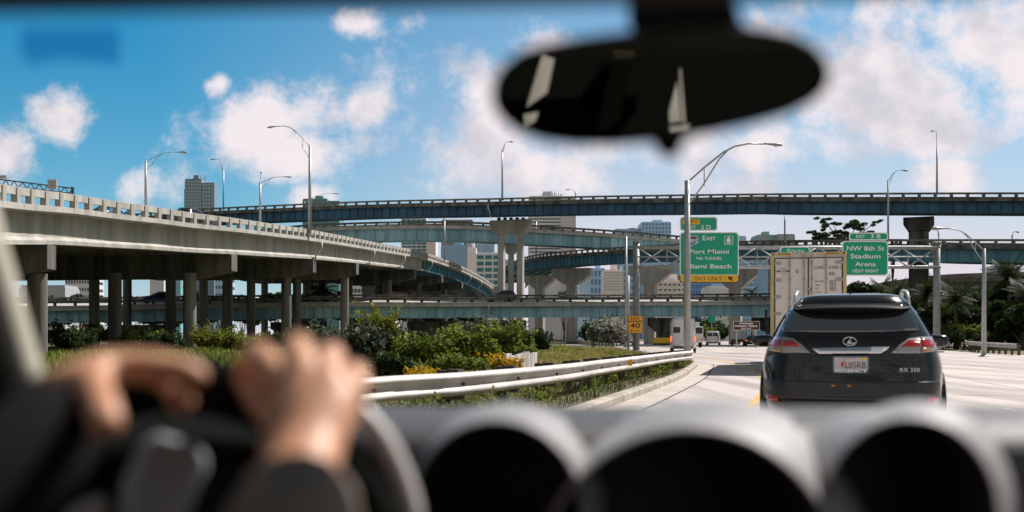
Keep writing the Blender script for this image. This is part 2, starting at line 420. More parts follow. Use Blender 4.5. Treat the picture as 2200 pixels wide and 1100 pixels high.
def flyover(name, label, ctrl, width, girder, m_web, m_coping, step, rail=(.28,.34), gz=1.75, side=1, bank=0.0, far=True, post_w=.4, post_every=1, nribs=1.4, m_rail=M_rail, par=.85, cop=.42, m_flange=None, inner=(.28,.5,.72,.93), slab=.28, over=.75):
    P = Path(ctrl, step, side, bank); mid = P.P[P.n//2]
    root = empty(name, (0,0,0), label, 'overpass', 'elevated roads of the interchange')
    # rail and posts
    for n, tagname in ((.16, 'parapet'),) + (((width-.16), 'parapet'),) * bool(far):
        r = P.sweep(rect(n-.16, n+.16, -rail[0], 0)).build(tagname, m_rail, root)
        post_row(P, r, m_rail, n, -par-.01, -rail[0]+.01, post_w, post_every, .26)
        P.sweep(rect(n-.20, n+.22, -par-.0, -par+.17)).build('kerb_beam', m_coping, root)
    P.sweep([(0,-par-.02),(width,-par-.02),(width,-par-.02-cop),(width-.6,-par-cop),(over,-par-.02-cop),(0,-par-.02-cop)]).build('deck', m_coping, root)
    zt = -par-.02-cop
    for j, n in enumerate((over,) + tuple(width*k for k in inner)):
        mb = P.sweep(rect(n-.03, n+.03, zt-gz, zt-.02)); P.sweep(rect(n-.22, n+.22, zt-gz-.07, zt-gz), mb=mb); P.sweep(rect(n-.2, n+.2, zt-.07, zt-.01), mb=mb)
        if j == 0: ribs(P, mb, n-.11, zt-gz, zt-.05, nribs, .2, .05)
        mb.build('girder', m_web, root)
    return root, P
# --- A: highest flyover across the whole picture
ctrlA = [(250,462,196),(330,455.5,190),(420,448.5,184),(600,439.5,176),(791,431.5,170),(1058,425.5,162),(1300,420,153),(1500,417,147),(1677,415,141),(1950,413.6,136),(2200,413,133),(2500,414,131)]
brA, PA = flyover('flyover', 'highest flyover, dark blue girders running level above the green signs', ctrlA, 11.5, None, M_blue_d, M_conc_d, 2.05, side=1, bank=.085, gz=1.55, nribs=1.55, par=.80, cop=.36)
pier(brA, (WX(1097,167.5), 167.5), R(-20), WZ(471,166), 6.9, 1.9, 2.35, (-1.65, 1.75), (1.05, 1.05), M_conc, taper=.26, tip=.45)
pier(brA, (WX(1974,141), 141), R(-24), WZ(464.5,139), 4.0, 3.0, 1.9, (0,), (2.6, 2.2), M_conc_d, taper=.3, tip=.5)
for n in range(5):
    for pxx, Y in ((1072+n*13, 167.5),):
        MB().tube([(WX(pxx,Y), Y+.2, WZ(472,166)), (WX(pxx,Y), Y+.2, WZ(465,166))], .32, 10).build('bearing', M_black, brA)
for n in range(4): MB().tube([(WX(1958+n*11,141), 141, WZ(469,139)), (WX(1958+n*11,141), 141, WZ(464.5,139))], .25, 10).build('bearing', M_black, brA)
ia = int(np.argmin(np.abs(PA.P[:,0]/PA.P[:,1]*F+CX-1058))); drain(brA, PA, ia, -.95, -3.2)
# --- B: pale blue flyover behind the tall T pier
ctrlB = [(560,492,214),(650,483,206),(740,478.5,201),(823,476,198),(950,475,196),(1052,478,197),(1160,484.5,200),(1300,493,206),(1400,501,212),(1500,510,219),(1640,526,230)]
brB, PB = flyover('flyover', 'pale blue flyover passing behind the tall twin column pier and below the highest flyover', ctrlB, 10, None, M_blue_l, M_conc, 2.4, side=1, bank=.06, gz=2.3, nribs=2.2, m_rail=M_conc_d, par=1.0, cop=.45, rail=(.4,.5))
pier(brB, (WX(1098,201), 203), 0, WZ(519,203), 3.2, 2.4, 2.5, (0,), (1.2, 1.2), M_conc)
pier(brB, (WX(790,204), 206), 0, WZ(510,206), 5, 3, 2.7, (0,), (2.6, 2.4), M_conc)
# --- D: curved ramp on the right, behind the sign gantry
ctrlD = [(1072,600,300),(1082,577,268),(1100,563,240),(1128,551.5,222),(1165,544.5,211),(1200,540.5,204),(1260,535,195),(1350,529,182),(1480,523,170),(1590,517.5,161),(1700,515.5,150),(1900,514,132),(2200,513.5,123),(2450,514.5,120)]
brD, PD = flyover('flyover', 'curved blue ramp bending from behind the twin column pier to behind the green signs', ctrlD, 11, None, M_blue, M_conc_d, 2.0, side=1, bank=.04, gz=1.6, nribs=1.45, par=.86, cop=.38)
for (pc, Y, cw, yt, cz) in ((1160,226,6.6,592,3.0),(1229,209,8.6,577,3.4),(1397,178,7.8,571,3.4),(1580,169,7.4,573,3.6)):
    pier(brD, (WX(pc,Y), Y), R(-24), WZ(yt,Y), cw, 1.9, cz, (0,), (2.0, 1.6), M_conc, taper=.66, tip=.42)
# --- C: low ramp with the dark hatchback on it
ctrlC = [(-160,650,124),(0,647.5,128),(200,645.5,133),(450,642,137),(700,638.8,141),(900,639.5,144),(1100,639.3,146.5),(1250,639,148),(1450,637.5,149),(1640,636,149.5),(1850,634,151),(2100,633,154)]
brC, PC = flyover('flyover', 'lowest overpass, straight pale blue girder just above the bushes, dark car on its deck', ctrlC, 10, None, M_blue_l, M_conc, 2.45, side=1, gz=1.62, nribs=1.35, bank=.085, m_rail=M_conc_d, par=.84, cop=.45)
ic = int(np.argmin(np.abs(PC.P[:,0]/PC.P[:,1]*F+CX-1043))); drain(brC, PC, ic, -.95, -3.0)
for (pc, Y, cw, cz, zz) in ((1425,153,4.5,2.2,683),(940,149,9,2.0,690),(1090,150,5.4,2.2,688),(640,146,8,2.0,692),(300,140,8,2.0,698),(1660,155,6,2.2,682)):
    pier(brC, (WX(pc,Y), Y+.5), R(-14), WZ(zz,Y), cw, 2.2, cz, (0,) if cw < 7 else (-2.2, 2.2), (1.9, 1.7), M_conc_d, taper=.55, tip=.5)
# --- E: far low ramp behind the trees on the right
ctrlE = [(1790,628,190),(1900,606,184),(2000,592,180),(2100,586.5,176),(2260,583,172),(2400,583,170)]
brE, PE = flyover('flyover', 'low grey concrete ramp half hidden behind the palms on the right', ctrlE, 9, None, M_conc_d, M_conc_d, 2.4, side=1, gz=1.5, par=1.0, cop=.5, rail=(.98,.99), nribs=50)
pier(brE, (WX(2140,182), 182), 0, WZ(618,182), 6, 2, 1.6, (0,), (2,2), M_conc_d)
# --- L: big concrete viaduct on the left
ctrlL = [(-200,368,41.5),(-90,382,46),(0,395,51),(70,406,55.5),(156,417,61),(255,433,67.5),(344,445.5,73.5),(414,457,79),(509,469,86.5),(600,483,97),(664,493,107),(734,506,121),(804,520,138),(870,533,156),(909,541,168),(950,555,186),(995,573,205),(1046,601,227),(1068,622,240),(1078,640,250)]
M_col = mat('shade-toned column concrete', (.22,.216,.196), (.075,.074,.069), .6, .9, bump=.3, stretch=(1.8,1.8,.14), detail=9)  # tone lowered so the columns look shaded under the deck
def viaduct():
    P = Path(ctrlL, 2.0, 1, 0.0)
    root = empty('viaduct', (0,0,0), 'long grey concrete viaduct on the left, open slotted parapet above rows of round columns', 'overpass', 'elevated roads of the interchange')
    wd = 30
    nr = int(np.argmin(np.abs(P.P[:,1]-172)))
    r = P.sweep(rect(0,.30,-.43,0)).build('parapet', M_conc, root)
    post_row(P, r, M_conc, .10, -.86, -.05, .46, 1, .34, limit=99)
    P.sweep(rect(wd-.3,wd,-.85,0)).build('parapet', M_conc, root)
    P.sweep([(-.12,-.86),(wd,-.86),(wd,-1.25),(1.0,-1.25),(.55,-1.28),(-.05,-1.24),(-.12,-1.2)]).build('deck', M_conc, root)
    mb = P.sweep([(.88,-1.26),(1.6,-1.26),(1.6,-2.75),(1.75,-2.85),(1.75,-3.10),(.62,-3.10),(.60,-2.86),(.70,-2.80),(.88,-2.66)], 0, nr)
    mb.build('girder', M_conc, root)
    for n in (5, 9, 13, 17, 21, 25, 29):
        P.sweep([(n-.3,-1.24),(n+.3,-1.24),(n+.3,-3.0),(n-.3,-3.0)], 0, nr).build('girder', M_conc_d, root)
    mb = P.sweep(rect(.95,1.05,-2.9,-1.26), nr, P.n); P.sweep(rect(.75,1.25,-3.0,-2.9), nr, P.n, mb)
    for i in range(nr, P.n):
        p = P.at(i, .86, -2.1); mb.box(p, (.06,.2,1.6), P.rz(i))
    mb.build('girder', M_blue, root)
    for n in (5, 10, 15): P.sweep(rect(n-.1,n+.1,-3,-1.26), nr, P.n).build('girder', M_blue, root)
    # bents: cap beam and round columns, each column its own part
    bents = [(60,[-28.6,-35,-41.5,-48,-54]),(86.5,[-28.0,-34.5,-41,-47.5,-54]),(112,[-25.4,-32.0,-38.4,-47,-53]),(132,[-22.2,-28.5,-34.6,-40.9,-51.0]),(165,[-20.5,-27,-34,-41]),(188,[-17.5,-24,-31,-38]),(206,[-14,-21,-28])]
    for k, (Y, xs) in enumerate(bents):
        i = int(np.argmin(np.abs(P.P[:,1]-Y))); p = P.at(i, .55, -3.13); zt = p.z; M = Matrix.Rotation(math.atan2(P.N[i][1], P.N[i][0]), 3, 'Z')
        Lc = 30.5 if k < 5 else 21; hh = 2.1 if k < 5 else 1.7
        poly = [(0,0),(Lc,0),(Lc,-hh*.75),(Lc-3,-hh),(3.2,-hh),(0,-hh*.70)]
        f = lambda s: (lambda q: M @ Vector((q[0], s*.62, q[1])) + p)
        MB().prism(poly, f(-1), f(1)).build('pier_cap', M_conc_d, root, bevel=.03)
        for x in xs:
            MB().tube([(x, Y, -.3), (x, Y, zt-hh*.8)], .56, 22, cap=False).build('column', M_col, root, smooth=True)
    for pxx in (690, 803, 868, 925, 1008, 1032):
        i = int(np.argmin(np.abs(P.P[:,0]/P.P[:,1]*F+CX-pxx))); drain(root, P, i, -1.25, -3.3, n0=-.25, kick=.7)
    return root, P
brL, PL = viaduct()
# ================================================================== lamp posts
def lamp_post(label, px, ybase, ytop, Y, head, pole_r=(.11,.07), both=True, depth=0.0, z0=None, hl=.75, m=None, group='cobra head lamp posts along the roads', cat='street lamp', finial=False):
    """head=(px,py) where the lamp head ends; the arm rises from the pole top as a curved truss of two tubes"""
    m = m or M_galv
    b = W(px, ybase, Y); t = W(px, ytop, Y)
    if z0 is not None: b.z = z0
    root = empty('street_lamp', b, label, cat, group)
    o = lambda p: Vector(p)-b
    MB().tube([(0,0,0), o(t)], list(pole_r), 12).build('pole', m, root, smooth=True)
    MB().lathe([(0,0),(pole_r[0]*1.9,0),(pole_r[0]*1.9,.05),(pole_r[0]*1.2,.09),(0,.09)], seg=10).build('base_plate', m, root)
    if head:
        e = W(head[0], head[1], Y+depth); v = e-t; L = Vector((v.x, v.y, 0)).length or 1
        dirv = Vector((v.x, v.y, 0)).normalized(); up = v.z
        c = lambda s, k: t + dirv*(L*s) + Vector((0,0,k))
        s_end = max(.2, 1 - hl/L)
        r = max(.028, pole_r[1]*.31)
        arm = [c(0,-.12), c(.22*s_end, up*.36-.05), c(.47*s_end, up*.74), c(.62*s_end, up*.90), c(.8*s_end, up*.985), c(s_end, up)]
        drop = -max(.9, abs(up)*.62)
        low = [c(0,drop), c(.2*s_end, drop+(up*.72-drop)*.38), c(.42*s_end, up*.60-.06), c(.52*s_end, up*.775)]
        mb = MB().tube([o(p) for p in arm], r*1.15, 8).tube([o(p) for p in low], r*.9, 8)
        k1 = arm[1]; k2 = low[1]; mb.tube([o(k1), o(Vector((k1.x,k1.y,k2.z+.0)))], r*.7, 6)
        mb.build('arm', m, root, smooth=True)
        h0 = c(s_end, up); hv = (dirv*hl)
        rings = []
        sd_ = dirv.cross(Vector((0,0,1)))
        for s, w, hgt, dz in ((0,.045,.045,0),(.2,.06,.055,.005),(.42,.11,.075,.0),(.65,.155,.10,-.01),(.85,.14,.09,-.02),(.97,.07,.05,-.03),(1,.02,.02,-.03)):
            rings.append([o(h0 + hv*s + sd_*(w*math.cos(a)) + Vector((0,0,dz+hgt*math.sin(a)))) for a in [2*math.pi*i/12 for i in range(12)]])
        hd = MB().loft(rings).build('lamp_head', M_galv_d, root, smooth=True)
        l = MB(); ctr = o(h0 + hv*.68) + Vector((0,0,-.05))
        l.lathe([(.125,0),(.12,-.04),(.09,-.085),(.04,-.105),(0,-.11)], c=ctr, seg=12).build('lens', mat('lamp lens', (.55,.53,.48), rough=.15, coat=.4), hd, smooth=True).parent = hd
    if finial:
        MB().tube([o(t), o(t)+Vector((.1,0,1.2))], .03, 6).lathe([(0,-.16),(.17,0),(0,.16)], c=o(t)+Vector((.1,0,1.3)), seg=10).build('beacon', m, root)
    return root
lamp_post('tall foreground lamp post in front of the largest green sign, arm reaching right', 1476.5, 760, 388, 60, (1681,311), (.235,.16), z0=-.05, hl=1.3, depth=1.5)
lamp_post('lamp post on the edge of the viaduct, long arm to the upper left', 665.5, 506, 312, 106.5, (574,273.5), (.20,.12), hl=1.4, depth=2)
lamp_post('lamp post behind the viaduct parapet left of the blue grey tower, arm rightward', 313, 450, 345, 92, (403,327), (.13,.09), hl=1.0)
lamp_post('slim lamp post right of the blue grey office tower, short arm to the left', 480, 452, 366, 182, (452,342), (.15,.12), hl=1.3)
lamp_post('lamp post with a small beacon on top, arm to the right, behind the viaduct parapet', 559, 480, 392, 130, (627,380), (.16,.12), hl=1.2, finial=True)
lamp_post('lamp post far behind the viaduct with only its arm showing beside the teal building', 654, 445, 433, 215, (727,416), (.15,.12), hl=1.5)
lamp_post('slender lamp post on the highest flyover above the twin column pier', 1079, 430, 322, 162, (1103,304.5), (.17,.11), hl=.9)
lamp_post('tiny far lamp post on the highest flyover near the rooftop antennas, arm to the left', 1237, 425, 413, 230, (1215,407.5), (.15,.12), hl=1.4)
lamp_post('thin pole standing on the far descending end of the concrete viaduct', 955, 560, 474, 184, (935,455), (.17,.12), hl=1.2)
lamp_post('thin lamp pole on the bend of the curved blue ramp beside the twin column pier', 1152, 546, 474, 213, (1172,456), (.17,.14), hl=1.2)
lamp_post('lamp post left of the gantry leg with a small head bent to the right', 1345, 738, 508, 118, (1370,491), (.22,.13), z0=0, hl=1.1)
lamp_post('lamp post with a long arm to the left over the palms, right of the gantry', 2114, 740, 534, 62, (2003,490), (.16,.11), z0=0, hl=.95, depth=-1)
lamp_post('lamp post rising beside the exit 3B tab, arm reaching right', 1908, 520, 386, 122, (1952,366), (.13,.1), hl=1.0)
lamp_post('tall lamp pole above the highest flyover near the right edge, head leaning left', 2013, 416, 318, 137, (2002,281), (.14,.1), hl=.7)
lamp_post('thin pole with a forked top seen between the left sign and the umbrella shaped tree', 1686, 520, 472, 150, (1672,460), (.13,.1), hl=.8)
lamp_post('thin short pole behind the right gantry leg', 2017, 520, 499, 124, (2002,492), (.08,.06), hl=.5)
lamp_post('small lamp on the curved blue ramp at the right edge', 2174, 522, 506, 124, (2190,498), (.07,.06), hl=.6)

# ================================================================== green signs and their gantry
M_green = mat('sign green', (.002,.36,.215), (.002,.39,.23), 2, .4)
M_yel = mat('sign yellow', (.90,.52,.02), (.84,.47,.02), 2, .4)
M_orange = mat('warning orange', (.90,.40,.025), (.82,.35,.02), 2, .45)
M_sw = mat('sign white', (.93,.93,.93), rough=.4)
M_sb = mat('sign black', (.012,.012,.012), rough=.5)
M_brown = mat('sign brown', (.075,.022,.012), rough=.5)
M_sblue = mat('shield blue', (.01,.07,.36), rough=.4)
M_sred = mat('shield red', (.52,.02,.03), rough=.4)
def rrect(x0, x1, z0, z1, r, n=5, corners=(1,1,1,1)):
    pts = []
    for (cx, cz, a0, on) in ((x1-r,z1-r,0,corners[0]),(x0+r,z1-r,90,corners[1]),(x0+r,z0+r,180,corners[2]),(x1-r,z0+r,270,corners[3])):
        if on: pts += [(cx+r*math.cos(R(a0+90*k/n)), cz+r*math.sin(R(a0+90*k/n))) for k in range(n+1)]
        else: pts.append((x1 if a0 in (0,270) else x0, z1 if a0 in (0,90) else z0))
    return pts
def plate(name, poly, y0, y1, m, parent):
    return MB().prism(poly, lambda p: Vector((p[0], y0, p[1])), lambda p: Vector((p[0], y1, p[1]))).build(name, m, parent)
GY = 80.0
GS = GY-.6
def gp(px, py): return ((px-CX)/F*GS, WZ(py, GS))
def sign_panel(root, px0, py0, px1, py1, r=.28, mg=None, b=.09, corners=(1,1,1,1)):
    """green face with a white border; coordinates relative to the root"""
    o = root.location
    x0, z1 = gp(px0, py0); x1, z0 = gp(px1, py1); x0 -= o.x; x1 -= o.x; z0 -= o.z; z1 -= o.z
    plate('border', rrect(x0, x1, z0, z1, r, corners=corners), -.03, .03, M_sw, root)
    plate('panel', rrect(x0+b, x1-b, z0+b, z1-b, r-b*.6, corners=corners), -.045, -.02, mg or M_green, root)
    for zz in np.linspace(z0+.3, z1-.3, 3): MB().box(((x0+x1)/2, .075, zz), (x1-x0-.2, .08, .1)).build('rail', M_galv_d, root)
def sign_text(root, s, px, py, hpx, m=None, wpx=None, fat=.012):
    x, z = gp(px, py); o = root.location; size = hpx/F*GY/.70
    t = text_mesh('lettering', s, size, m or M_sw, root, (x-o.x, -.05, z-o.z), fat=fat)
    if wpx:
        co = np.array([v.co[:] for v in t.data.vertices]); w = co[:,0].max()-co[:,0].min(); c = (co[:,0].max()+co[:,0].min())/2
        k = wpx/F*GY/w
        for v in t.data.vertices: v.co.x = (x-o.x) + (v.co.x-c)*k
    return t
# left: Port Miami
s1 = empty('exit_sign', (*gp(1524, 605)[:1], GY-.55, gp(1524,605)[1]), 'largest green sign, Port Miami and Miami Beach, with a yellow exit only strip below', 'road sign', 'green signs on the gantry')
sign_panel(s1, 1460.5, 498.5, 1587.5, 592, corners=(1,1,0,0))
o = s1.location
x0,z1 = gp(1460, 591); x1,z0 = gp(1588, 607.5)
plate('exit_strip', rrect(x0-o.x, x1-o.x, z0-o.z, z1-o.z, .25, corners=(0,0,1,1)), -.035, .03, M_sb, s1)
plate('exit_strip', rrect(x0-o.x+.06, x1-o.x-.06, z0-o.z+.06, z1-o.z-.01, .22, corners=(0,0,1,1)), -.05, -.02, M_yel, s1)
sign_text(s1, 'E', 1512.5, 512, 9.6, wpx=6, fat=.02); sign_text(s1, 'AST', 1527, 513, 7.4, wpx=21, fat=.02)
sign_text(s1, 'Port Miami', 1523.5, 541, 9.2, wpx=84); sign_text(s1, 'VIA TUNNEL', 1523.5, 555.5, 6.3, wpx=56); sign_text(s1, 'Miami Beach', 1522, 572.5, 9.4, wpx=98)
sign_text(s1, 'EXIT ONLY', 1522.5, 599, 7.4, M_sb, wpx=56, fat=.0)
def gpoly(root, name, pts, m, y0=-.06, y1=-.045):
    o = root.location
    return plate(name, [(gp(a,b)[0]-o.x, gp(a,b)[1]-o.z) for a, b in pts], y0, y1, m, root)
gpoly(s1, 'arrow', [(1564,594),(1575,595.5),(1571.5,597.5),(1575,602),(1572,604),(1568.5,599.5),(1566.5,602.5)], M_sb)
def shield(root, cx, cy, w, h):
    f = lambda k: [(cx+a*w/2*k, cy+b*h/2*k) for a, b in ((-.62,-1),(0,-.86),(.62,-1),(1,-.45),(.98,.1),(.7,.6),(0,1),(-.7,.6),(-.98,.1),(-1,-.45))]
    gpoly(root, 'shield_border', f(1.0), M_sw, -.056, -.045); gpoly(root, 'shield', f(.90), M_sblue, -.062, -.05)
    gpoly(root, 'shield_band', [(cx+a*w/2, cy+b*h/2) for a, b in ((-.56,-.88),(0,-.75),(.56,-.88),(.84,-.48),(-.84,-.48))], M_sred, -.068, -.055)
shield(s1, 1487, 517, 26, 22.5)
t = sign_text(s1, 'I95', 1489, 519, 9.5, wpx=20)
for v in t.data.vertices: v.co.y -= .03
x, z = gp(1565, 516.5)
fr = MB(); o = s1.location
for (ax, az, bx, bz) in ((1556,507,1575,508),(1556,525,1575,526),(1556,507,1557,526),(1574,507,1575,526)):
    p, q = gp(ax, az), gp(bx, bz); fr.span((p[0]-o.x,-.055,p[1]-o.z), (q[0]-o.x,-.045,q[1]-o.z))
fr.build('ship_frame', M_sw, s1)
gpoly(s1, 'ship_symbol', [(1562,521),(1560,515.6),(1562,514.4),(1562,511.6),(1564.2,510.8),(1564.7,508.6),(1566.3,508.6),(1566.8,510.8),(1569,511.6),(1569,514.4),(1571,515.6),(1569,521)], M_sw)
gpoly(s1, 'ship_symbol', [(1558.2,522),(1573,522),(1573,523.2),(1558.2,523.2)], M_sw)
s2 = empty('exit_tab', (gp(1501,495)[0], GY-.55, gp(1501,495)[1]), 'small green tab reading exit 2D with a yellow left plaque', 'road sign', 'green signs on the gantry')
sign_panel(s2, 1461, 465.5, 1541.5, 496, r=.22)
o = s2.location; a, b = gp(1466.5, 471); c, d = gp(1503.5, 482)
plate('left_plaque', rrect(a-o.x, c-o.x, d-o.z, b-o.z, .1), -.06, -.04, M_yel, s2)
t = sign_text(s2, 'LEFT', 1485, 476.5, 7.2, M_sb, wpx=28, fat=0.0)
for v in t.data.vertices: v.co.y -= .015
sign_text(s2, 'EXIT', 1484.5, 488.5, 6.3, wpx=21); sign_text(s2, '2 D', 1516.5, 488.5, 8.6, wpx=21)
s3 = empty('exit_sign', (gp(1860,593)[0], GY-.55, gp(1860,593)[1]), 'green sign reading NW 8th St Stadium Arena next right', 'road sign', 'green signs on the gantry')
sign_panel(s3, 1809.5, 517.5, 1908.5, 592.5)
sign_text(s3, 'NW 8th St', 1859.5, 534, 9.6, wpx=80); sign_text(s3, 'Stadium', 1859.5, 551, 9.4, wpx=64); sign_text(s3, 'Arena', 1859.5, 567.8, 9.2, wpx=44); sign_text(s3, 'NEXT RIGHT', 1859.5, 582.5, 6.4, wpx=55)
s4 = empty('exit_tab', (gp(1866,517)[0], GY-.55, gp(1866,517)[1]), 'small green tab reading exit 3B', 'road sign', 'green signs on the gantry')
sign_panel(s4, 1824.5, 499.5, 1908, 516.3, r=.2)
sign_text(s4, 'EXIT', 1849, 508, 6.3, wpx=19); sign_text(s4, '3 B', 1881.5, 508, 8.2, wpx=21)
s5 = empty('exit_sign', (gp(1709,560)[0], GY-.55, gp(1709,560)[1]), 'green sign reading South, mostly hidden behind the white shipping container', 'road sign', 'green signs on the gantry')
sign_panel(s5, 1675.5, 529.5, 1740.5, 575)
sign_text(s5, 'S', 1694.5, 540, 9.0, wpx=7.5); sign_text(s5, 'OUTH', 1713.5, 541, 7.2, wpx=27)
def gantry():
    root = empty('sign_gantry', (gp(1369,750)[0], GY, 0), 'grey tubular steel gantry carrying the green signs across the road', 'sign gantry')
    o = root.location; xl = gp(1369,0)[0]-o.x; xr = gp(2019.5,0)[0]-o.x
    for (x, yt, w) in ((xl, 519, .55), (xr, 522, .55)):
        MB().tube([(x,0,0),(x,0,WZ(yt,GY))], w*.5, 20).build('leg', M_galv_d, root, smooth=True)
        MB().lathe([(0,0),(.55,0),(.55,.12),(.3,.16),(0,.16)], c=(x,0,0), seg=16).build('base_plate', M_conc, root)
        MB().box((x, .0, WZ(yt,GY)+.02), (.62,.62,.08)).build('leg_cap', M_galv, root)
    zt = WZ(531.5,GY); zb = WZ(573.5,GY); zt2 = WZ(553,GY)
    for (y, z, r) in ((-.25,zt,.10),(.95,zt,.10),(-.25,zb,.10),(.95,zb,.09)):
        MB().tube([(xl-.1,y,z),(xr+.2,y,z)], r, 10).build('chord', M_galv, root, smooth=True)
    n = 10; xs = np.linspace(xl, xr, n+1); mid = (zt+zb)/2
    for i in range(n):
        a, b = xs[i], xs[i+1]; m_ = (a+b)/2
        if i % 2 == 0: mb = MB().tube([(a,-.25,zt),(b,-.25,zb)], .055, 8)
        else: mb = MB().tube([(a,-.25,zb),(b,-.25,zt)], .055, 8)
        mb.build('brace', M_galv, root, smooth=True)
        if i % 2 == 0: mb = MB().tube([(a,.95,zb),(b,.95,zt)], .05, 8)
        else: mb = MB().tube([(a,.95,zt),(b,.95,zb)], .05, 8)
        mb.build('brace', M_galv, root, smooth=True)
        MB().tube([(b,-.25,zt),(b,-.25,zb)], .045, 8).build('upright', M_galv, root, smooth=True)
        MB().tube([(a,-.25,zb),(b,.95,zb)], .04, 6).tube([(a,-.25,zt),(b,.95,zt)], .04, 6).build('brace', M_galv, root, smooth=True)
    MB().tube([(xl,-.25,mid),(xr,-.25,mid)], .06, 8).build('walkway_rail', M_galv, root, smooth=True)
    for x in np.linspace(xl+4.2, xl+8.0, 3): MB().box((x,-.42,mid), (.1,.1,zt-zb+1.2)).build('hanger', M_galv_d, root)
    for x in np.linspace(xl+17.0, xl+19.6, 3): MB().box((x,-.42,mid), (.1,.1,zt-zb+1.2)).build('hanger', M_galv_d, root)
gantry()
# exit 40 warning sign on its own post
e40 = empty('speed_sign', (WX(1350,72), 72, 0), 'orange exit 40 m.p.h. sign on a thin pale post beside the gantry leg', 'road sign')
def gp72(px, py): return ((px-CX)/F*72 - e40.location.x, WZ(py, 72))
MB().tube([(0,0,0),(0,0,WZ(592,72))], [.085,.065], 10).build('post', M_galv, e40, smooth=True)
for (a, b, c, d) in ((1348.5,678,1380.5,690.2),(1348.5,690.8,1380.5,716)):
    x0,z1 = gp72(a,b); x1,z0 = gp72(c,d)
    plate('border', rrect(x0,x1,z0,z1,.06), -.14, -.11, M_sb, e40); plate('panel', rrect(x0+.025,x1-.025,z0+.025,z1-.025,.05), -.15, -.12, M_orange, e40)
for (s, px, py, h, w) in (('EXIT',1364,684.6,5.4,18),('40',1364,700,10.4,21),('M. P. H.',1364,710.7,3.6,19)):
    x, z = gp72(px, py); t = text_mesh('lettering', s, h/F*72/.7, M_sb, e40, (x,-.152,z), fat=.012)
    co = [v.co.x for v in t.data.vertices]; c = (max(co)+min(co))/2; k = w/F*72/(max(co)-min(co))
    for v in t.data.vertices: v.co.x = x+(v.co.x-c)*k
# brown sign under the low overpass
BY = 118
ob = empty('historic_sign', (WX(1603,BY), BY, 0), 'brown sign reading Overtown Historic Village next exit, under the low overpass', 'road sign')
bx = lambda px: WX(px,BY)-ob.location.x
plate('border', rrect(bx(1575.5),bx(1632),WZ(709.5,BY),WZ(690,BY),.12), -.03, .03, M_sw, ob)
plate('panel', rrect(bx(1576.2),bx(1631.3),WZ(708.8,BY),WZ(690.7,BY),.1), -.05, -.01, M_brown, ob)
for s, py, h, w in (('Overtown',694.6,4.3,29),('Historic Village',700.4,4.3,48),('NEXT EXIT',706,3,22)):
    t = text_mesh('lettering', s, h/F*BY/.7, M_sw, ob, (bx(1603),-.055,WZ(py,BY)), fat=.02)
    co = [v.co.x for v in t.data.vertices]; c = (max(co)+min(co))/2; k = w/F*BY/(max(co)-min(co))
    for v in t.data.vertices: v.co.x = bx(1603)+(v.co.x-c)*k
for px in (1583, 1624): MB().tube([(bx(px),.1,0),(bx(px),.1,WZ(691,BY))], .09, 8).build('post', M_galv, ob, smooth=True)
gs = empty('guide_sign', (WX(1529,190), 190, 0), 'tiny far green sign on a pole, seen through the gap under the low overpass', 'road sign')
MB().box((0,0,WZ(686,190)), (1.3,.08,1.1)).build('panel', M_green, gs); MB().tube([(0,.1,0),(0,.1,WZ(684,190))], .09, 8).build('post', M_galv, gs)

# ================================================================== guard rails
M_wb = mat('bright guard rail steel', (.56,.53,.50), (.40,.38,.36), 1.6, .5, .1, stretch=(1,1,.4), bump=.1)
M_wood = mat('dark wooden rail block', (.055,.045,.035), (.10,.085,.065), 3, .9, bump=.3)
def guard_rail(name, label, pts, zt, post=1.9, step=.5, face=-1, depth_off=.0, kicks=True):
    P3 = resample(catmull(pts, 8), step)
    T = np.gradient(P3, axis=0); T[:,2] = 0; T /= np.linalg.norm(T, axis=1)[:,None]; N = np.stack([-T[:,1], T[:,0], 0*T[:,0]], 1)
    root = empty(name, (0,0,0), label, 'guard rail', 'guard rails')
    prof = [(0,0),(.02,-.015),(.075,-.04),(.085,-.065),(.075,-.09),(.01,-.14),(.0,-.16),(.01,-.18),(.075,-.23),(.085,-.255),(.075,-.28),(.02,-.305),(0,-.32)]
    prof = prof + [(a-.012, b) for a, b in prof[::-1]]
    MB().loft([[Vector(P3[i])+Vector(N[i])*(face*a)+Vector((0,0,b)) for a, b in prof] for i in range(len(P3))]).build('rail', M_wb, root, smooth=True)
    ev = int(round(post/step)); proto = None
    for i in range(2, len(P3), ev):
        p = Vector(P3[i]) - Vector(N[i])*(face*.12); rz = math.atan2(T[i][1], T[i][0])
        if proto is None:
            proto = MB().box((0,0,-.17), (.16,.2,.42)).build('block', M_wood, root); pp = MB().box((0,.0,-.45), (.14,.16,.95)).build('post', M_wood, root)
            proto.location = p; proto.rotation_euler = (0,0,rz)
            q = Vector(P3[i]) - Vector(N[i])*(face*.30); pp.location = q; pp.rotation_euler = (0,0,rz)
        else:
            inst(proto, p, rz, root); q = Vector(P3[i]) - Vector(N[i])*(face*.30); inst(pp, q, rz, root)
    # bolts
    bp = None
    for i in range(2, len(P3), max(1, ev)):
        q = Vector(P3[i]) + Vector(N[i])*(face*.02) + Vector((0,0,-.16)); rz = math.atan2(T[i][1], T[i][0])
        if bp is None: bp = MB().box((0,0,0), (.05,.03,.035)).build('bolt', M_black, root); bp.location = q; bp.rotation_euler = (0,0,rz)
        else: inst(bp, q, rz, root)
    return root, P3, N
def railpt(px, py, z=.72): 
    Y = (HC-z)*F/(py-HY); return (WX(px,Y), Y, z)
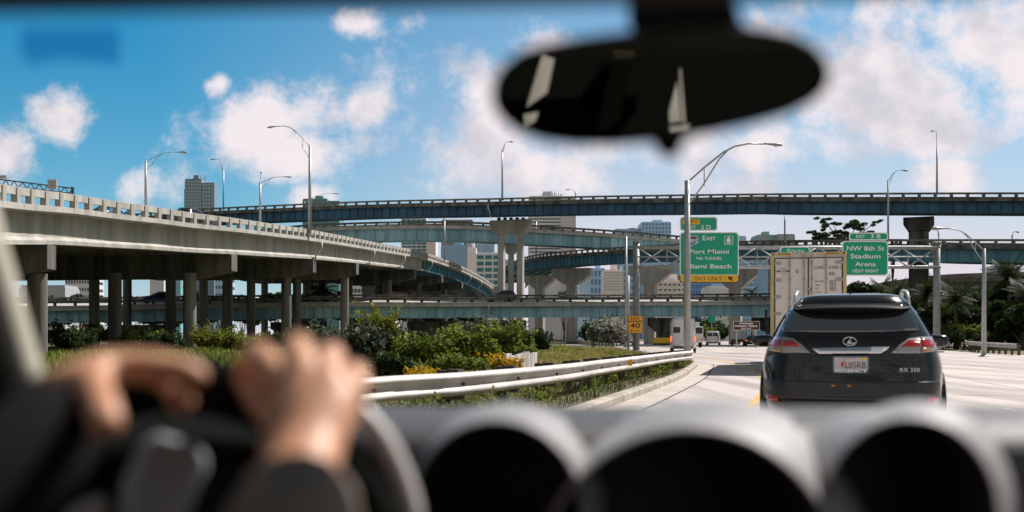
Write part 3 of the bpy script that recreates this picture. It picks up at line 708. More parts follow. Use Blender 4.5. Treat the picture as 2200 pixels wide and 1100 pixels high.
gl, PGL, NGL = guard_rail('guard_rail', 'bright steel guard rail curving from the driver\'s hands up to the foreground lamp post', [(-7.5,-8,.72),(-4.6,1.5,.72),(-3.1,7,.72),(-1.75,11.9,.72),(-.62,13.9,.72),(.82,17.6,.72),(2.0,21.6,.72),(3.75,27.4,.72),(5.0,31.6,.72),(6.5,36.0,.72)], .72)
pR = Vector(railpt(1347.5, 789, .60)); pR -= Vector((-.05,.16,0))
rf = MB().lathe([(0,-.012),(.085,-.012),(.085,.012),(0,.012)], seg=14, M=Matrix.Rotation(R(90),3,'X') @ Matrix.Diagonal((.75,1,1))).build('reflector', mat('amber reflector', (.75,.36,.02), rough=.3), None)
rf.parent = gl
i = int(np.argmin(np.abs(PGL[:,0]/PGL[:,1]*F+CX-1347))); rf.location = Vector(PGL[i]) - Vector(NGL[i])*.10 + Vector((0,0,-.13))
guard_rail('guard_rail', 'low guard rail along the right side of the road in front of the palms', [(33.5,66,.78),(38.5,84,.9),(44,96,1.05),(50,108,1.15),(60,128,1.2),(75,158,1.2)], .75, face=1)
guard_rail('guard_rail', 'far guard rail along the exit ramp behind the dry grass', [(G(1130,734.2).x,240,.72),(G(1190,736).x,200,.72),(G(1250,739.5).x,162,.72),(G(1352,743).x,134,.72)], .72, step=1.0)
# yellow crash cushion at the foot of the low overpass pier
yb = empty('crash_barrier', (WX(1422,150),150,0), 'yellow crash barrier at the foot of the pier beside the white van', 'barrier')
MB().box((0,0,.75), (2.6,1.2,.85)).build('nose_panel', M_yel, yb, bevel=.08); MB().box((0,.4,.16), (2.2,2,.32)).build('footing', M_conc_d, yb)
# ================================================================== plants
def leaf_mat(name, a, b, isl=.45, rough=.65, scale=1.2):
    m = mat(name, a, b, scale, rough, island=isl, lo=.38, hi=.62)
    nt = m.node_tree; p = [n for n in nt.nodes if n.type == 'BSDF_PRINCIPLED'][0]; o = [n for n in nt.nodes if n.type == 'OUTPUT_MATERIAL'][0]
    tr = nt.nodes.new('ShaderNodeBsdfTranslucent'); mx = nt.nodes.new('ShaderNodeMixShader'); mx.inputs[0].default_value = .40; p.inputs['Specular IOR Level'].default_value = .2
    src = p.inputs['Base Color'].links[0].from_socket
    nt.links.new(src, tr.inputs[0]); nt.links.new(p.outputs[0], mx.inputs[1]); nt.links.new(tr.outputs[0], mx.inputs[2]); nt.links.new(mx.outputs[0], o.inputs[0])
    return m
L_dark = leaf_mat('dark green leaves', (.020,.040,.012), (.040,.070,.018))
L_mid = leaf_mat('mid green leaves', (.095,.14,.022), (.21,.24,.04))
L_lime = leaf_mat('yellow green leaves', (.12,.16,.022), (.20,.21,.03))
L_grey = leaf_mat('grey green leaves', (.055,.072,.045), (.11,.13,.09), .6, .35)
L_silver = leaf_mat('silvery leaves', (.16,.17,.14), (.30,.30,.27), .6, .35)
L_yel = leaf_mat('yellow blossom', (.42,.27,.01), (.55,.36,.02), .35)
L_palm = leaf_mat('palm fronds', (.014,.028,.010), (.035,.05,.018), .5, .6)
L_grass = leaf_mat('green grass blades', (.04,.05,.014), (.11,.105,.03), .5)  # toned down to stand in for the shade below the guard rail
L_dry = leaf_mat('dry grass blades', (.22,.23,.05), (.40,.30,.12), .35, .7, .25)
M_bark = mat('bark', (.10,.08,.06), (.05,.04,.03), 3, .9, bump=.4)
def leaves(centers, n, size, seed, aspect=.5, shell=.55, up=.25):
    """leaf quads spread through ellipsoids [(centre, radii)]; returns verts, quads"""
    g = np.random.default_rng(seed); w = np.array([r[0]*r[1]*r[2] for c, r in centers])**.67; w /= w.sum()
    pick = g.choice(len(centers), n, p=w); C = np.array([c for c, r in centers], float)[pick]; Rr = np.array([r for c, r in centers], float)[pick]
    d = g.normal(size=(n,3)); d /= np.linalg.norm(d, axis=1)[:,None]
    rad = g.random(n)**(1/3); rad = shell*(.72+.33*g.random(n)) + (1-shell)*rad
    P = C + d*Rr*rad[:,None]
    a = g.normal(size=(n,3)); a[:,2] *= .7; a += d*.5; a /= np.linalg.norm(a, axis=1)[:,None]
    b = np.cross(a, g.normal(size=(n,3))+np.array([0,0,up])); b /= np.linalg.norm(b, axis=1)[:,None]
    s = size*(.6+.8*g.random(n))[:,None]
    V = np.empty((n,4,3)); V[:,0] = P-a*s; V[:,1] = P+b*s*aspect; V[:,2] = P+a*s; V[:,3] = P-b*s*aspect
    return V.reshape(-1,3), np.arange(n*4).reshape(n,4)
def clumps(c, r, k, rr, seed, flat=1.0):
    g = np.random.default_rng(seed); out = []
    for i in range(k):
        d = g.normal(size=3); d /= np.linalg.norm(d); d[2] = abs(d[2])*.9 - .25
        q = g.random()**.5; s = rr*(.65+.7*g.random())
        out.append(((c[0]+d[0]*r[0]*q, c[1]+d[1]*r[1]*q, max(c[2]+d[2]*r[2]*q, s*.3)), (s, s, s*.85*flat)))
    return out
def bush(name, label, px, ytop, Y, wpx, m, n=2500, leaf=.1, k=14, seed=1, group=None, cat='bush', lobes=None, depth=None, zb=0.0, stems=5, aspect=.5):
    s = F/Y; w = wpx/s; zt = WZ(ytop, Y); h = zt-zb; base = Vector((WX(px,Y), Y, zb))
    root = empty(name, base, label, cat, group); dp = depth or w*.6
    cl = clumps((0,0,h*.46), (w*.44, dp*.4, h*.44), k, min(w, h*1.6)*.17, seed)
    gg = np.random.default_rng(seed+900)                       # shoots that break the outline
    for _ in range(k*2):
        a = gg.random()*6.283; t = gg.random()**.5; b0 = np.array([math.cos(a)*w*.38*t, math.sin(a)*dp*.35*t, h*(.35+.3*gg.random())]); d = np.array([math.cos(a)*.5+gg.normal()*.25, math.sin(a)*.5, .9]); L = h*(.25+.45*gg.random())*(1.15-t*.45)
        for j in range(4): cl.append((tuple(b0+d*L*(j+1)/4), (leaf*2.2*(1.25-.22*j),)*3))
    cut = int(n*.72); V1, _ = leaves(cl[:k], cut, leaf, seed, aspect); V2, _ = leaves(cl[k:], n-cut, leaf*.9, seed+5, aspect)
    V = np.r_[V1, V2]; q = np.arange(len(V)).reshape(-1, 4)
    V[:,2] = np.maximum(V[:,2], .02)
    npmesh('foliage', V, q, m, root)
    mb = MB(); g = random.Random(seed)
    for i in range(stems):
        c = cl[g.randrange(len(cl))][0]; mb.tube([(g.uniform(-.1,.1)*w,g.uniform(-.1,.1),0), (c[0]*.5,c[1]*.5,c[2]*.6), c], [.05,.035,.015], 6)
    mb.build('stem', M_bark, root); return root
GB = 'bushes on the low ground left of the guard rail'
bush('bush', 'big dark grey green bush right behind the driver\'s right hand', 745, 706, 33, 180, L_grey, 9000, .10, 26, 11, GB)
bush('bush', 'tall light yellow green shrub sticking up against the pale blue girder of the low overpass', 818, 662, 62, 88, L_lime, 5200, .13, 20, 12, GB)
bush('bush', 'dark shrub at the foot of the yellow green shrub', 862, 712, 58, 100, L_dark, 4200, .13, 16, 13, GB)
bush('bush', 'broad mid green shrub left of the yellow blossoms, in the middle of the thicket', 905, 725, 37, 130, L_mid, 6000, .10, 20, 14, GB)
bush('bush', 'tall feathery green shrub under the low overpass, left of the dry grass', 1085, 696, 42, 130, L_mid, 7000, .11, 24, 15, GB)
bush('bush', 'feathery green shrub with a rounded top between two taller green shrubs', 1000, 706, 40, 130, L_mid, 6500, .11, 22, 16, GB)
bush('bush', 'grey leaved shrub behind the thicket under the low overpass', 1018, 690, 78, 90, L_grey, 3600, .16, 16, 17, GB)
bush('flowering_bush', 'yellow flowering bush at the end of the white wall', 1082, 763, 27.5, 90, L_yel, 3200, .055, 16, 18, 'yellow flowering bushes')
bush('flowering_bush', 'low yellow flowering bush just above the guard rail, left of the thicket\'s middle', 905, 792, 22, 80, L_yel, 1800, .05, 12, 19, 'yellow flowering bushes')
bush('bush', 'low green bush behind the rail under the yellow blossoms', 985, 768, 25, 150, L_mid, 5200, .07, 20, 20, GB)
bush('bush', 'small green bush just left of the white wall', 1128, 742, 36, 50, L_mid, 2400, .09, 10, 21, GB)
bush('bush', 'dark low bush behind the rail beside the driver\'s right hand', 842, 768, 25, 110, L_dark, 4200, .08, 16, 22, GB)
GH = 'hedge bushes between the viaduct columns'
for k, (px, yt, Y, w, m, lab) in enumerate(((150,700,70,140,L_dark,'dark hedge bush nearest the pale windscreen pillar'),(225,690,100,90,L_mid,'green hedge bush behind the dark hedge bush at the left'),(300,706,82,110,L_mid,'green hedge bush above the driver\'s left hand'),(345,712,74,90,L_dark,'dark hedge bush above the highest point of the left hand'),
        (455,706,84,90,L_lime,'yellow green hedge bush right of the white edged column'),(520,716,76,80,L_lime,'yellow hedge bush just above the right hand'),(590,712,92,100,L_dark,'dark hedge bush behind the twin columns'),(650,700,100,90,L_dark,'dark hedge bush beside the last row of columns'),(700,706,88,80,L_grey,'grey green hedge bush left of the big bush'))):
    bush('hedge_bush', lab, px, yt, Y, w, m, 3600, .15, 14, 40+k, GH, depth=6)
GF = 'bushes and trees beyond the low overpass'
bush('bush', 'silvery leaved bush left of the orange speed sign', 1308, 684, 118, 86, L_silver, 4200, .22, 18, 60, GF, depth=8)
bush('bush', 'dark bush behind the silvery leaved bush', 1275, 688, 128, 70, L_dark, 3000, .25, 12, 61, GF, depth=6)
bush('bush', 'silvery bush behind the thicket, above the feathery shrubs', 1040, 690, 112, 70, L_silver, 2600, .2, 12, 62, GF)
bush('bush', 'dark far bush seen under the low overpass between the lamp post and the brown sign', 1530, 682, 225, 120, L_dark, 3500, .4, 14, 63, GF, depth=12)
bush('bush', 'green bush by the tiny far green sign', 1520, 700, 185, 36, L_mid, 1500, .2, 8, 64, GF)
bush('bush', 'dark bush between the two piers left of the white van', 1440, 690, 175, 50, L_grey, 1800, .25, 8, 65, GF)
bush('bush', 'dark weeds behind the feathery shrubs beside the ramp', 1150, 706, 62, 70, L_dark, 2600, .14, 10, 66, GF)
def tree(label, px, ytop, Y, wpx, m, zc, n=3500, leaf=.35, k=14, seed=1, cat='tree', name='tree', group=None, flat=.8):
    s = F/Y; w = wpx/s; zt = WZ(ytop, Y); base = Vector((WX(px,Y), Y, 0)); root = empty(name, base, label, cat, group)
    h = zt-zc; cl = clumps((0,0,zc+h*.45), (w*.42, w*.36, h*.5), k, min(w,h*1.5)*.19, seed, flat)
    V, q = leaves(cl, n, leaf, seed); npmesh('crown', V, q, m, root)
    mb = MB().tube([(0,0,-.1),(.1,0,zc*.6),(0,.1,zc+h*.3)], [.05*w*.5+.12,.04*w*.5+.08,.05], 8)
    for c, r in cl[:6]: mb.tube([(0,0,zc*.8), (c[0]*.5,c[1]*.5,(c[2]+zc)/2), c], [.10,.07,.03], 6)
    mb.build('trunk', M_bark, root); return root
tree('round tree behind the low overpass, right of the far T shaped pier', 1212, 606, 260, 60, L_grey, 3, 2400, .5, 12, 71, group=GF)
tree('dark reddish round tree above the low overpass rail, left of the gantry leg', 1299, 611, 240, 62, L_dark, 3, 3000, .45, 12, 72, group=GF)
for k, (px, yt, Y, w, lab) in enumerate(((125,622,170,60,'dark tree under the viaduct by the pale apartments'),(172,618,230,80,'dark tree in front of the pale apartments under the viaduct'),(475,598,190,60,'spiky dark tree seen between the columns'),(590,600,200,70,'dark tree between the twin columns'),(700,590,215,120,'big dark tree behind the last viaduct columns'),(800,604,235,90,'dark tree behind the viaduct, right of the last column'),(860,612,240,60,'small dark tree beneath the far viaduct caps'))):
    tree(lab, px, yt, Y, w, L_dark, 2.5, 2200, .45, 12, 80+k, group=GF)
GR = 'trees and shrubs along the right side of the road'
for k, (px, yt, Y, w, lab, m, zc) in enumerate(((1845,588,128,110,'dark tree right of the container under the Stadium sign',L_dark,2),(1930,622,118,120,'dark shrubby tree left of the right gantry leg',L_dark,1),(2055,640,108,110,'dark shrubby tree between gantry leg and right lamp post',L_dark,.5),(2165,560,116,110,'tallest dark tree at the right edge',L_dark,2),(2200,640,98,120,'dark low tree at the very right edge',L_dark,.5),(2110,636,120,100,'dark shrubby tree behind the right lamp post',L_mid,.5),(1985,650,130,110,'dark tree behind the right gantry leg',L_dark,.5),(2260,600,110,140,'dark tree just past the right edge',L_dark,1))):
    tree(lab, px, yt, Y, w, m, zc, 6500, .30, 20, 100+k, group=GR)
for k, (px, yt, Y, w, lab, m) in enumerate(((2075,688,103,60,'olive shrub beside the right lamp post',L_lime),(2160,690,104,70,'olive shrub at the right edge above the rail',L_lime),(1900,700,104,80,'dark shrub behind the black car\'s right shoulder',L_dark),(2030,705,101,80,'dark shrub at the right gantry foot',L_dark),(2120,712,101,80,'dark shrub at the right lamp post foot',L_dark),(2200,715,101,80,'dark shrub behind the rail at the right edge',L_dark))):
    bush('bush', lab, px, yt, Y, w, m, 3200, .16, 12, 120+k, GR, depth=4)
for k, (px, yt, Y, w, lab) in enumerate(((1860,598,140,130,'dark shrubby tree between container and gantry leg'),(1955,594,150,150,'dark tree in the belt behind the right gantry leg'),(2060,594,146,150,'dark tree in the belt between gantry leg and lamp post'),(2140,598,140,140,'dark tree in the belt behind the right lamp post'),(2215,575,136,140,'dark tree in the belt at the right edge'),(1905,640,112,120,'low dark tree behind the black car'),(2010,636,110,130,'low dark tree behind the rail by the gantry leg'),(2095,632,106,120,'low dark tree behind the rail by the lamp post'),(2180,622,104,120,'low dark tree behind the rail at the right edge'))):
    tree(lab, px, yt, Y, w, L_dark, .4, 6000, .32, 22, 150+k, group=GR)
for k, (px, yt, w) in enumerate(((40,612,120),(120,616,100),(215,606,110),(290,612,100),(350,618,90),(420,608,110),(520,604,110),(600,606,100),(660,602,110),(760,612,100),(840,610,90),(930,626,110),(1010,640,80))):
    tree('dark tree in the belt beyond the viaduct columns', px, yt, 262+6*(k%3), w, L_dark, .5, 3000, .6, 16, 170+k, group='tree belt beyond the viaduct')
def palm(label, px, ytop, Y, crown_px, seed, nf=26, name='palm_tree', group=None, zb=0.0):
    g = random.Random(seed); s = F/Y; R0 = crown_px/2/s; zt = WZ(ytop, Y); root = empty(name, (WX(px,Y), Y, zb), label, 'palm tree', group)
    hc = max(zt - R0*.75 - zb, .3)
    MB().tube([(0,0,-.1),(.08,0,hc*.5),(0,.05,hc)], [.20,.15,.14], 10).build('trunk', M_bark, root, smooth=True)
    mb = MB()
    for i in range(nf):
        az = 2*math.pi*i/nf*1.618*3 + g.random(); el = R(g.uniform(-25, 78)); L = R0*g.uniform(.9,1.2)
        d = Vector((math.cos(az)*math.cos(el), math.sin(az)*math.cos(el), math.sin(el))); p = Vector((0,0,hc)); pts = [p.copy()]
        for j in range(7):
            p = p + d*L/7; d = (d + Vector((0,0,-.17))).normalized(); pts.append(p.copy())
        mb.tube(pts, [.022]*len(pts), 4)
        for j in range(1, len(pts)):
            t = (pts[j]-pts[j-1]).normalized(); sd_ = t.cross(Vector((0,0,1)))
            sd_ = sd_.normalized() if sd_.length > .05 else Vector((1,0,0))
            for sub in (0, .33, .66):
                b = pts[j-1].lerp(pts[j], sub); ll = L*.30*math.sin(math.pi*min(.95,(j-.5+sub)/7.4))+.06
                for e in (-1, 1):
                    tip = b + (sd_*e + t*.55 + Vector((0,0,-.35))).normalized()*ll
                    wv = t*L*.018
                    mb.add([b-wv, b+wv, tip+wv*.2, tip-wv*.2], [(0,1,2,3)])
    mb.build('crown', L_palm, root, recalc=False); return root
GP = 'palms along the road'
for k, a in enumerate(((('palm left of the right gantry leg with drooping fronds'),1925,606,112,90),('palm between the right gantry leg and the right lamp post',2052,604,104,110),('palm right behind the right lamp post',2105,622,108,90),('tall palm at the far right edge',2168,556,112,120),('palm poking up under the Stadium sign',1895,600,122,80),('palm behind the right gantry leg',1990,598,116,100),('palm at the right edge, lower than its neighbour',2205,600,104,110))): palm(*a, seed=200+k, group=GP)
palm('small far palm above the low overpass rail beside the white container', 1615, 611, 200, 46, 220, 14, group=GP)
palm('dark stubby palm under the pale blue girder behind the feathery shrubs', 1108, 688, 92, 84, 221, 24, group=GP)
palm('spiky palm in shade between viaduct columns', 690, 594, 180, 80, 222, group=GP)
def umbrella_tree():
    Y = 160; root = empty('umbrella_tree', (WX(1812,Y), Y, 0), 'wide flat umbrella shaped tree with gaps, rising behind the ramp between the two right signs', 'tree')
    b = root.location; s = F/Y; g = random.Random(5); q = lambda px, py, dy=0: W(px, py, Y+dy)-b
    mb = MB().tube([(0,0,0), q(1813,560), q(1815,515)], [.45,.32,.22], 10)
    cl = []
    for (px, py, dy, rx, rz) in ((1770,472,0,16,5),(1790,482,2,20,6),(1815,478,-2,22,9),(1838,488,1,20,7),(1862,483,0,17,6),(1878,478,-1,9,5),(1752,500,2,13,6),(1770,505,0,22,7),(1800,500,-3,22,7),(1850,500,3,22,6),(1830,508,0,26,7),(1785,515,1,28,8),(1760,512,-2,16,7)):
        c = q(px, py, dy*1.5); mb.tube([q(1815,515), q((px+1815)/2, py*.5+258+8, dy*.7), c], [.16,.10,.04], 6)
        for j in range(4):
            e = Vector((g.uniform(-1,1)*rx/s, g.uniform(-2,2), g.uniform(-.7,.7)*rz/s)); cl.append((tuple(c+e), (rx/s*.42, 1.0, rz/s*.45)))
    V, f = leaves(cl, 7500, .17, 9, .6, .3); npmesh('crown', V, f, L_dark, root); mb.build('trunk', M_bark, root)
umbrella_tree()
# small leafy sprig over the ramp rail right of the Stadium sign
tree('leafy tree top poking above the ramp rail right of the Stadium sign', 1918, 503, 150, 36, L_dark, 12, 500, .3, 8, 131, group=GR)
# grass that nobody could count
def grass(name, pts, h, m, seed, w=.02, lean=.5):
    g = np.random.default_rng(seed); n = len(pts); P = np.array(pts, float)
    az = g.random(n)*6.283; hh = h*(.4+.9*g.random(n)); d = np.stack([np.cos(az), np.sin(az), 0*az], 1)
    ww = w*(.6+.8*g.random(n))[:,None]; ln = lean*(g.random(n))[:,None]*hh[:,None]; e = np.stack([-d[:,1], d[:,0], 0*az], 1)
    V = np.empty((n,4,3)); top = P + e*ln; top[:,2] += hh
    V[:,0] = P-d*ww; V[:,1] = P+d*ww; V[:,2] = top+d*ww*.25; V[:,3] = top-d*ww*.25
    return tag(npmesh(name, V.reshape(-1,3), np.arange(n*4).reshape(n,4), m), kind='stuff')
def strip_pts(curve, a, b, n, seed, z, y0=6, y1=56, clump=.8):
    g = np.random.default_rng(seed); C = curve[(curve[:,1] > y0) & (curve[:,1] < y1)]; Tn = np.gradient(C, axis=0); Tn /= np.linalg.norm(Tn, axis=1)[:,None]; Nn = np.stack([-Tn[:,1], Tn[:,0]], 1)
    i = g.integers(0, len(C)-1, n); f = g.random(n)[:,None]; c = C[i]*(1-f)+C[i+1]*f; d = a+(b-a)*g.random(n)
    P = c + Nn[i]*d[:,None]; k = np.sin(P[:,0]*2.1+3*np.sin(P[:,1]*.7))*np.sin(P[:,1]*1.3+2*np.sin(P[:,0]*.9))
    keep = k > g.random(n)*2-1-clump; P = P[keep]; return np.c_[P, np.full(len(P), z)]
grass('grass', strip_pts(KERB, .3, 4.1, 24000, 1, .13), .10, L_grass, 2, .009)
def weeds():
    P = strip_pts(KERB, .35, 3.6, 520, 3, .13, clump=.2); g = np.random.default_rng(33); cl = []
    for p in P: r = .10+.16*g.random(); cl.append(((p[0], p[1], .13+r*.7), (r*1.3, r*1.3, r)))
    V, q = leaves(cl, 16000, .035, 34, .5); V[:,2] = np.maximum(V[:,2], .14); tag(npmesh('weeds', V, q, L_mid), kind='stuff')
weeds()
g_ = np.random.default_rng(8)
PX = g_.uniform(1090, 1440, 60000); PY = 736+ (g_.random(60000)**1.3)*64; Yd = HC*F/(PY-HY)*1.0
dry = np.stack([(PX-CX)/F*Yd, Yd, np.full_like(Yd, -.05)], 1); xk = np.interp(Yd, KERB[:,1], KERB[:,0]); dry = dry[(dry[:,0] < xk-np.where(Yd > 44, 1.2, 4.0)) & (Yd < 105) & (Yd > 20)]
grass('dry_grass', dry, .34, L_dry, 9, .03, .9)
xs = g_.uniform(-45, 6, 40000); ys = g_.uniform(20, 120, 40000); pz = np.stack([xs, ys, np.full_like(xs, -.05)], 1); xk = np.interp(ys, KERB[:,1], KERB[:,0]); pz = pz[pz[:,0] < xk-5]
pz = pz[pz[:,1] > 24]
grass('rough_grass', pz, .42, L_mid, 10, .05, .9)
# white wall that ends beside the dry grass
wl = empty('white_wall', (WX(1125,33), 33, -.05), 'short stained white wall among the bushes behind the guard rail', 'wall')
def wall_piece():
    a = Vector((WX(1085,28.5)-wl.location.x, 28.5-33, 0)); b = Vector((WX(1151,35)-wl.location.x, 35-33, 0)); mb = MB(); d = (b-a); rz = math.atan2(d.y, d.x); L = d.length
    for k in range(7): mb.box(a + d*((k+.5)/7) + Vector((0,0,.40)), (L/7-.025, .10, .76-.05*(k*3%4)), rz)
    mb.build('wall_panel', mat('stained white plaster', (.66,.63,.60), (.25,.23,.22), 2.5, .85, bump=.2, stretch=(1,1,.3)), wl)
wall_piece()

# ================================================================== far buildings
def bmat(name, a, b=None, rough=.5, **k):
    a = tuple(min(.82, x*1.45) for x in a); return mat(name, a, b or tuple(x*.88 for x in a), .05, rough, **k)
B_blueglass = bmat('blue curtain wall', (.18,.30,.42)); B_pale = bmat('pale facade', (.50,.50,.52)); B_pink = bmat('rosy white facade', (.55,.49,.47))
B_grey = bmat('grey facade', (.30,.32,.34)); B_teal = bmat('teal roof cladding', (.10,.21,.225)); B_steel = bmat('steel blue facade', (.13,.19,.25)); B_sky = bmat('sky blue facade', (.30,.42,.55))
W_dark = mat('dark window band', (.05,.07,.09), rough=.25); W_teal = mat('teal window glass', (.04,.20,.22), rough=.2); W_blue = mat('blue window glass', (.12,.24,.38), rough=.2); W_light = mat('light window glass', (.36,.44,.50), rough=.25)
def building(label, px0, px1, ytop, Y, m, win=None, nx=0, nz=0, wf=.7, hf=.55, ybot=None, dep=25, name='office_tower', cat='building', group='buildings of the far skyline', roofbox=True, m_roof=None):
    x0, x1, zt = WX(px0,Y), WX(px1,Y), WZ(ytop,Y); root = empty(name, ((x0+x1)/2, Y, 0), label, cat, group); w = x1-x0
    MB().box((0, dep/2, zt/2), (w, dep, zt)).build('wall', m, root)
    MB().box((0, dep/2, zt+.4), (w*.96, dep*.9, .8)).build('roof', m_roof or m, root)
    if roofbox: MB().box((w*.1, dep/2, zt+2), (w*.3, dep*.4, 2.8)).build('plant_room', m, root)
    if win:
        zb = WZ(ybot,Y) if ybot else 1.0; cw, ch = w/nx, (zt-zb)/nz; pr = None
        for i in range(nx):
            for k in range(nz):
                p = Vector((-w/2+cw*(i+.5), -.06, zb+ch*(k+.5)))
                if pr is None: pr = MB().box((0,0,0), (cw*wf,.16,ch*hf)).build('window', win, root); pr.location = p
                else: inst(pr, p, 0, root)
        # the side that faces the road gets window bands of its own
        sx = w/2 if (px0+px1)/2 < CX else -w/2
        pr = None
        for k in range(nz):
            p = Vector((sx, dep/2, zb+ch*(k+.5)))
            if pr is None: pr = MB().box((0,0,0), (.12, dep*.86, ch*hf)).build('window_band', win, root); pr.location = p
            else: inst(pr, p, 0, root)
    return root, zt
t1, z1 = building('blue grey glass office tower rising behind the viaduct at the left', 397, 433, 386.5, 640, B_steel, W_light, 6, 12, .72, .66, ybot=470, dep=8)
o = t1.location
MB().box((WX(447,640)-o.x, 4, WZ(392,640)/2), (WX(459.5,640)-WX(433,640), 8, WZ(392,640))).build('wing', B_steel, t1); MB().box((WX(393.5,640)-o.x, 14, WZ(404,640)/2), (WX(397,640)-WX(390.5,640), 18, WZ(404,640))).build('wing', B_steel, t1)
pr = None
for i in range(4):
    for k in range(8):
        p = Vector((WX(437+i*6.2,640)-o.x, -.06, WZ(397+k*8,640)))
        if pr is None: pr = MB().box((0,0,0), (1.35,.16,1.5)).build('window', W_light, t1); pr.location = p
        else: inst(pr, p, 0, t1)
for i in range(9): MB().box((WX(409+i*3.4,640)-o.x, 6, z1+1.2+.6*(i%3)), (.25,.25,2.2+(i%3)*1.0)).build('antenna', M_galv_d, t1)
building('teal roofed building just peeping over the highest flyover at the left', 650, 703, 428.5, 700, B_teal, dep=20, name='office_building'); building('lower teal roofed wing to the right of the teal building', 703, 729, 433.5, 690, B_teal, dep=20, name='office_building', roofbox=False)
b3, z3 = building('pale slab with dark horizontal window bands and rooftop antennas, right of the twin column pier', 1136, 1205, 424, 450, B_pale, W_dark, 1, 17, .98, .34, ybot=545, dep=16); o = b3.location
MB().box((WX(1221,450)-o.x, 10, z3/2), (WX(1237.5,450)-WX(1205,450), 20, z3)).build('stair_tower', bmat('plain concrete slab', (.42,.40,.40)), b3)
for i in range(12): MB().box((WX(1163+i*4.2,450)-o.x, 3, z3+1.2), (.22+.25*(i%3==1),.22,1.4+(i*7%5)*.35)).build('antenna', M_galv_d, b3)
building('white block with teal window rows under the pale blue flyover', 862, 916, 470, 420, B_pale, W_teal, 5, 13, .84, .55, ybot=562, dep=18, name='office_building')
building('plain rosy block beside the white block with teal windows', 916, 936, 500, 415, B_pink, dep=12, name='office_building', roofbox=False)
building('dark brown building half hidden above the pale blue flyover', 948, 1016, 474, 720, bmat('brown facade', (.20,.17,.15)), W_dark, 8, 6, .6, .5, ybot=520, dep=20, name='office_building', roofbox=False)
building('blue glass block left of the pyramid roofed building', 947, 1008, 529, 540, B_blueglass, W_light, 9, 9, .3, .6, ybot=600, dep=20)
building('pale tower behind the pyramid roof', 1003, 1062, 519, 640, B_sky, W_light, 8, 11, .5, .5, ybot=600, dep=20)
building('narrow rosy tower left of the pyramid roofed building', 1004, 1023, 535, 430, B_pink, dep=14, roofbox=True, name='office_building')
b6, z6 = building('white building with teal windows and a dark pyramid roof, left of the twin column pier', 1023, 1076, 546, 420, B_pale, W_teal, 3, 7, .8, .62, ybot=640, dep=16, roofbox=False, name='office_building'); o = b6.location
c = Vector((WX(1046,420)-o.x, 6, z6)); MB().add([c+Vector((-3.5,-4,0)), c+Vector((3.5,-4,0)), c+Vector((3.5,4,0)), c+Vector((-3.5,4,0)), c+Vector((0,0,4.6))], [(0,1,4),(1,2,4),(2,3,4),(3,0,4),(3,2,1,0)]).build('pyramid_roof', bmat('dark slate', (.10,.13,.17)), b6)
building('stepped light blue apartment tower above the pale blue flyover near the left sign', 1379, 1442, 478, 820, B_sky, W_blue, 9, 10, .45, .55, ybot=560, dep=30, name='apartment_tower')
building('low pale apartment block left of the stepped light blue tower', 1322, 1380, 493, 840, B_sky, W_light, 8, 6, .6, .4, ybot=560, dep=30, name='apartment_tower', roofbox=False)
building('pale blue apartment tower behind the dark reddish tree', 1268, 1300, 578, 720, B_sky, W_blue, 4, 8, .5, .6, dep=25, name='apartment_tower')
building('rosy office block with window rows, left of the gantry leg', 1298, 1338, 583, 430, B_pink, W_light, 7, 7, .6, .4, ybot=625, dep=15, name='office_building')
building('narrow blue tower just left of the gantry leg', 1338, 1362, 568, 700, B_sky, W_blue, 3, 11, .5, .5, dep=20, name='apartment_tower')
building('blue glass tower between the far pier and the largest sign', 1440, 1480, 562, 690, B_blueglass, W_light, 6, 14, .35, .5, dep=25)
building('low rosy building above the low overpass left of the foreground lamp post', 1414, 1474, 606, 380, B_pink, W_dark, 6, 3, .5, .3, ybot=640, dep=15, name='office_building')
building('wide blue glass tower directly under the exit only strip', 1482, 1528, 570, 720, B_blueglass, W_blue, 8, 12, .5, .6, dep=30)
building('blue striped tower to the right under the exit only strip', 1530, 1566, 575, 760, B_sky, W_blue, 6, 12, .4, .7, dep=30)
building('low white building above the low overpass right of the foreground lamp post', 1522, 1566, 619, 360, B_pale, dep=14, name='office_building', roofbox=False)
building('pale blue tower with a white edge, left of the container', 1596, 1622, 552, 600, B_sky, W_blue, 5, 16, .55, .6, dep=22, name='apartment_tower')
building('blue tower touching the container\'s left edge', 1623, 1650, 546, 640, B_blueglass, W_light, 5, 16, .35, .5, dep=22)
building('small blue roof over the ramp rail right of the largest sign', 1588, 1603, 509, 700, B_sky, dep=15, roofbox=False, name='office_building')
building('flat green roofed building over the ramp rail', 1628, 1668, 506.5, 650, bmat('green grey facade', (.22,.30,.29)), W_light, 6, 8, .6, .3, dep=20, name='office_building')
building('grey green cylinder like block beside the thin forked pole', 1672, 1708, 505, 640, bmat('olive grey facade', (.24,.28,.26)), W_light, 6, 8, .6, .3, dep=20, roofbox=False, name='office_building')
building('pale block above the low grey ramp near the right edge', 2152, 2192, 572, 420, B_pale, W_dark, 4, 4, .5, .4, ybot=600, dep=15, name='office_building')
building('pale apartment house behind the dark tree under the viaduct at the far left', 140, 192, 598, 420, B_pale, W_dark, 9, 8, .5, .4, dep=15, name='apartment_house')
building('white block with a teal stair, seen under the viaduct near the blue car', 322, 352, 600, 300, B_pale, dep=10, name='office_building', roofbox=False)
building('teal and white block seen between viaduct columns', 352, 388, 598, 340, bmat('teal facade', (.14,.33,.38)), W_light, 5, 5, .6, .5, dep=12, name='office_building')
building('blue white block beside the fourth viaduct column', 462, 486, 592, 380, B_sky, W_dark, 4, 8, .5, .4, dep=12, name='office_building')
building('white block with dark window rows behind the viaduct right of the last column', 746, 782, 597, 330, B_pale, W_dark, 5, 7, .7, .4, dep=12, name='office_building')
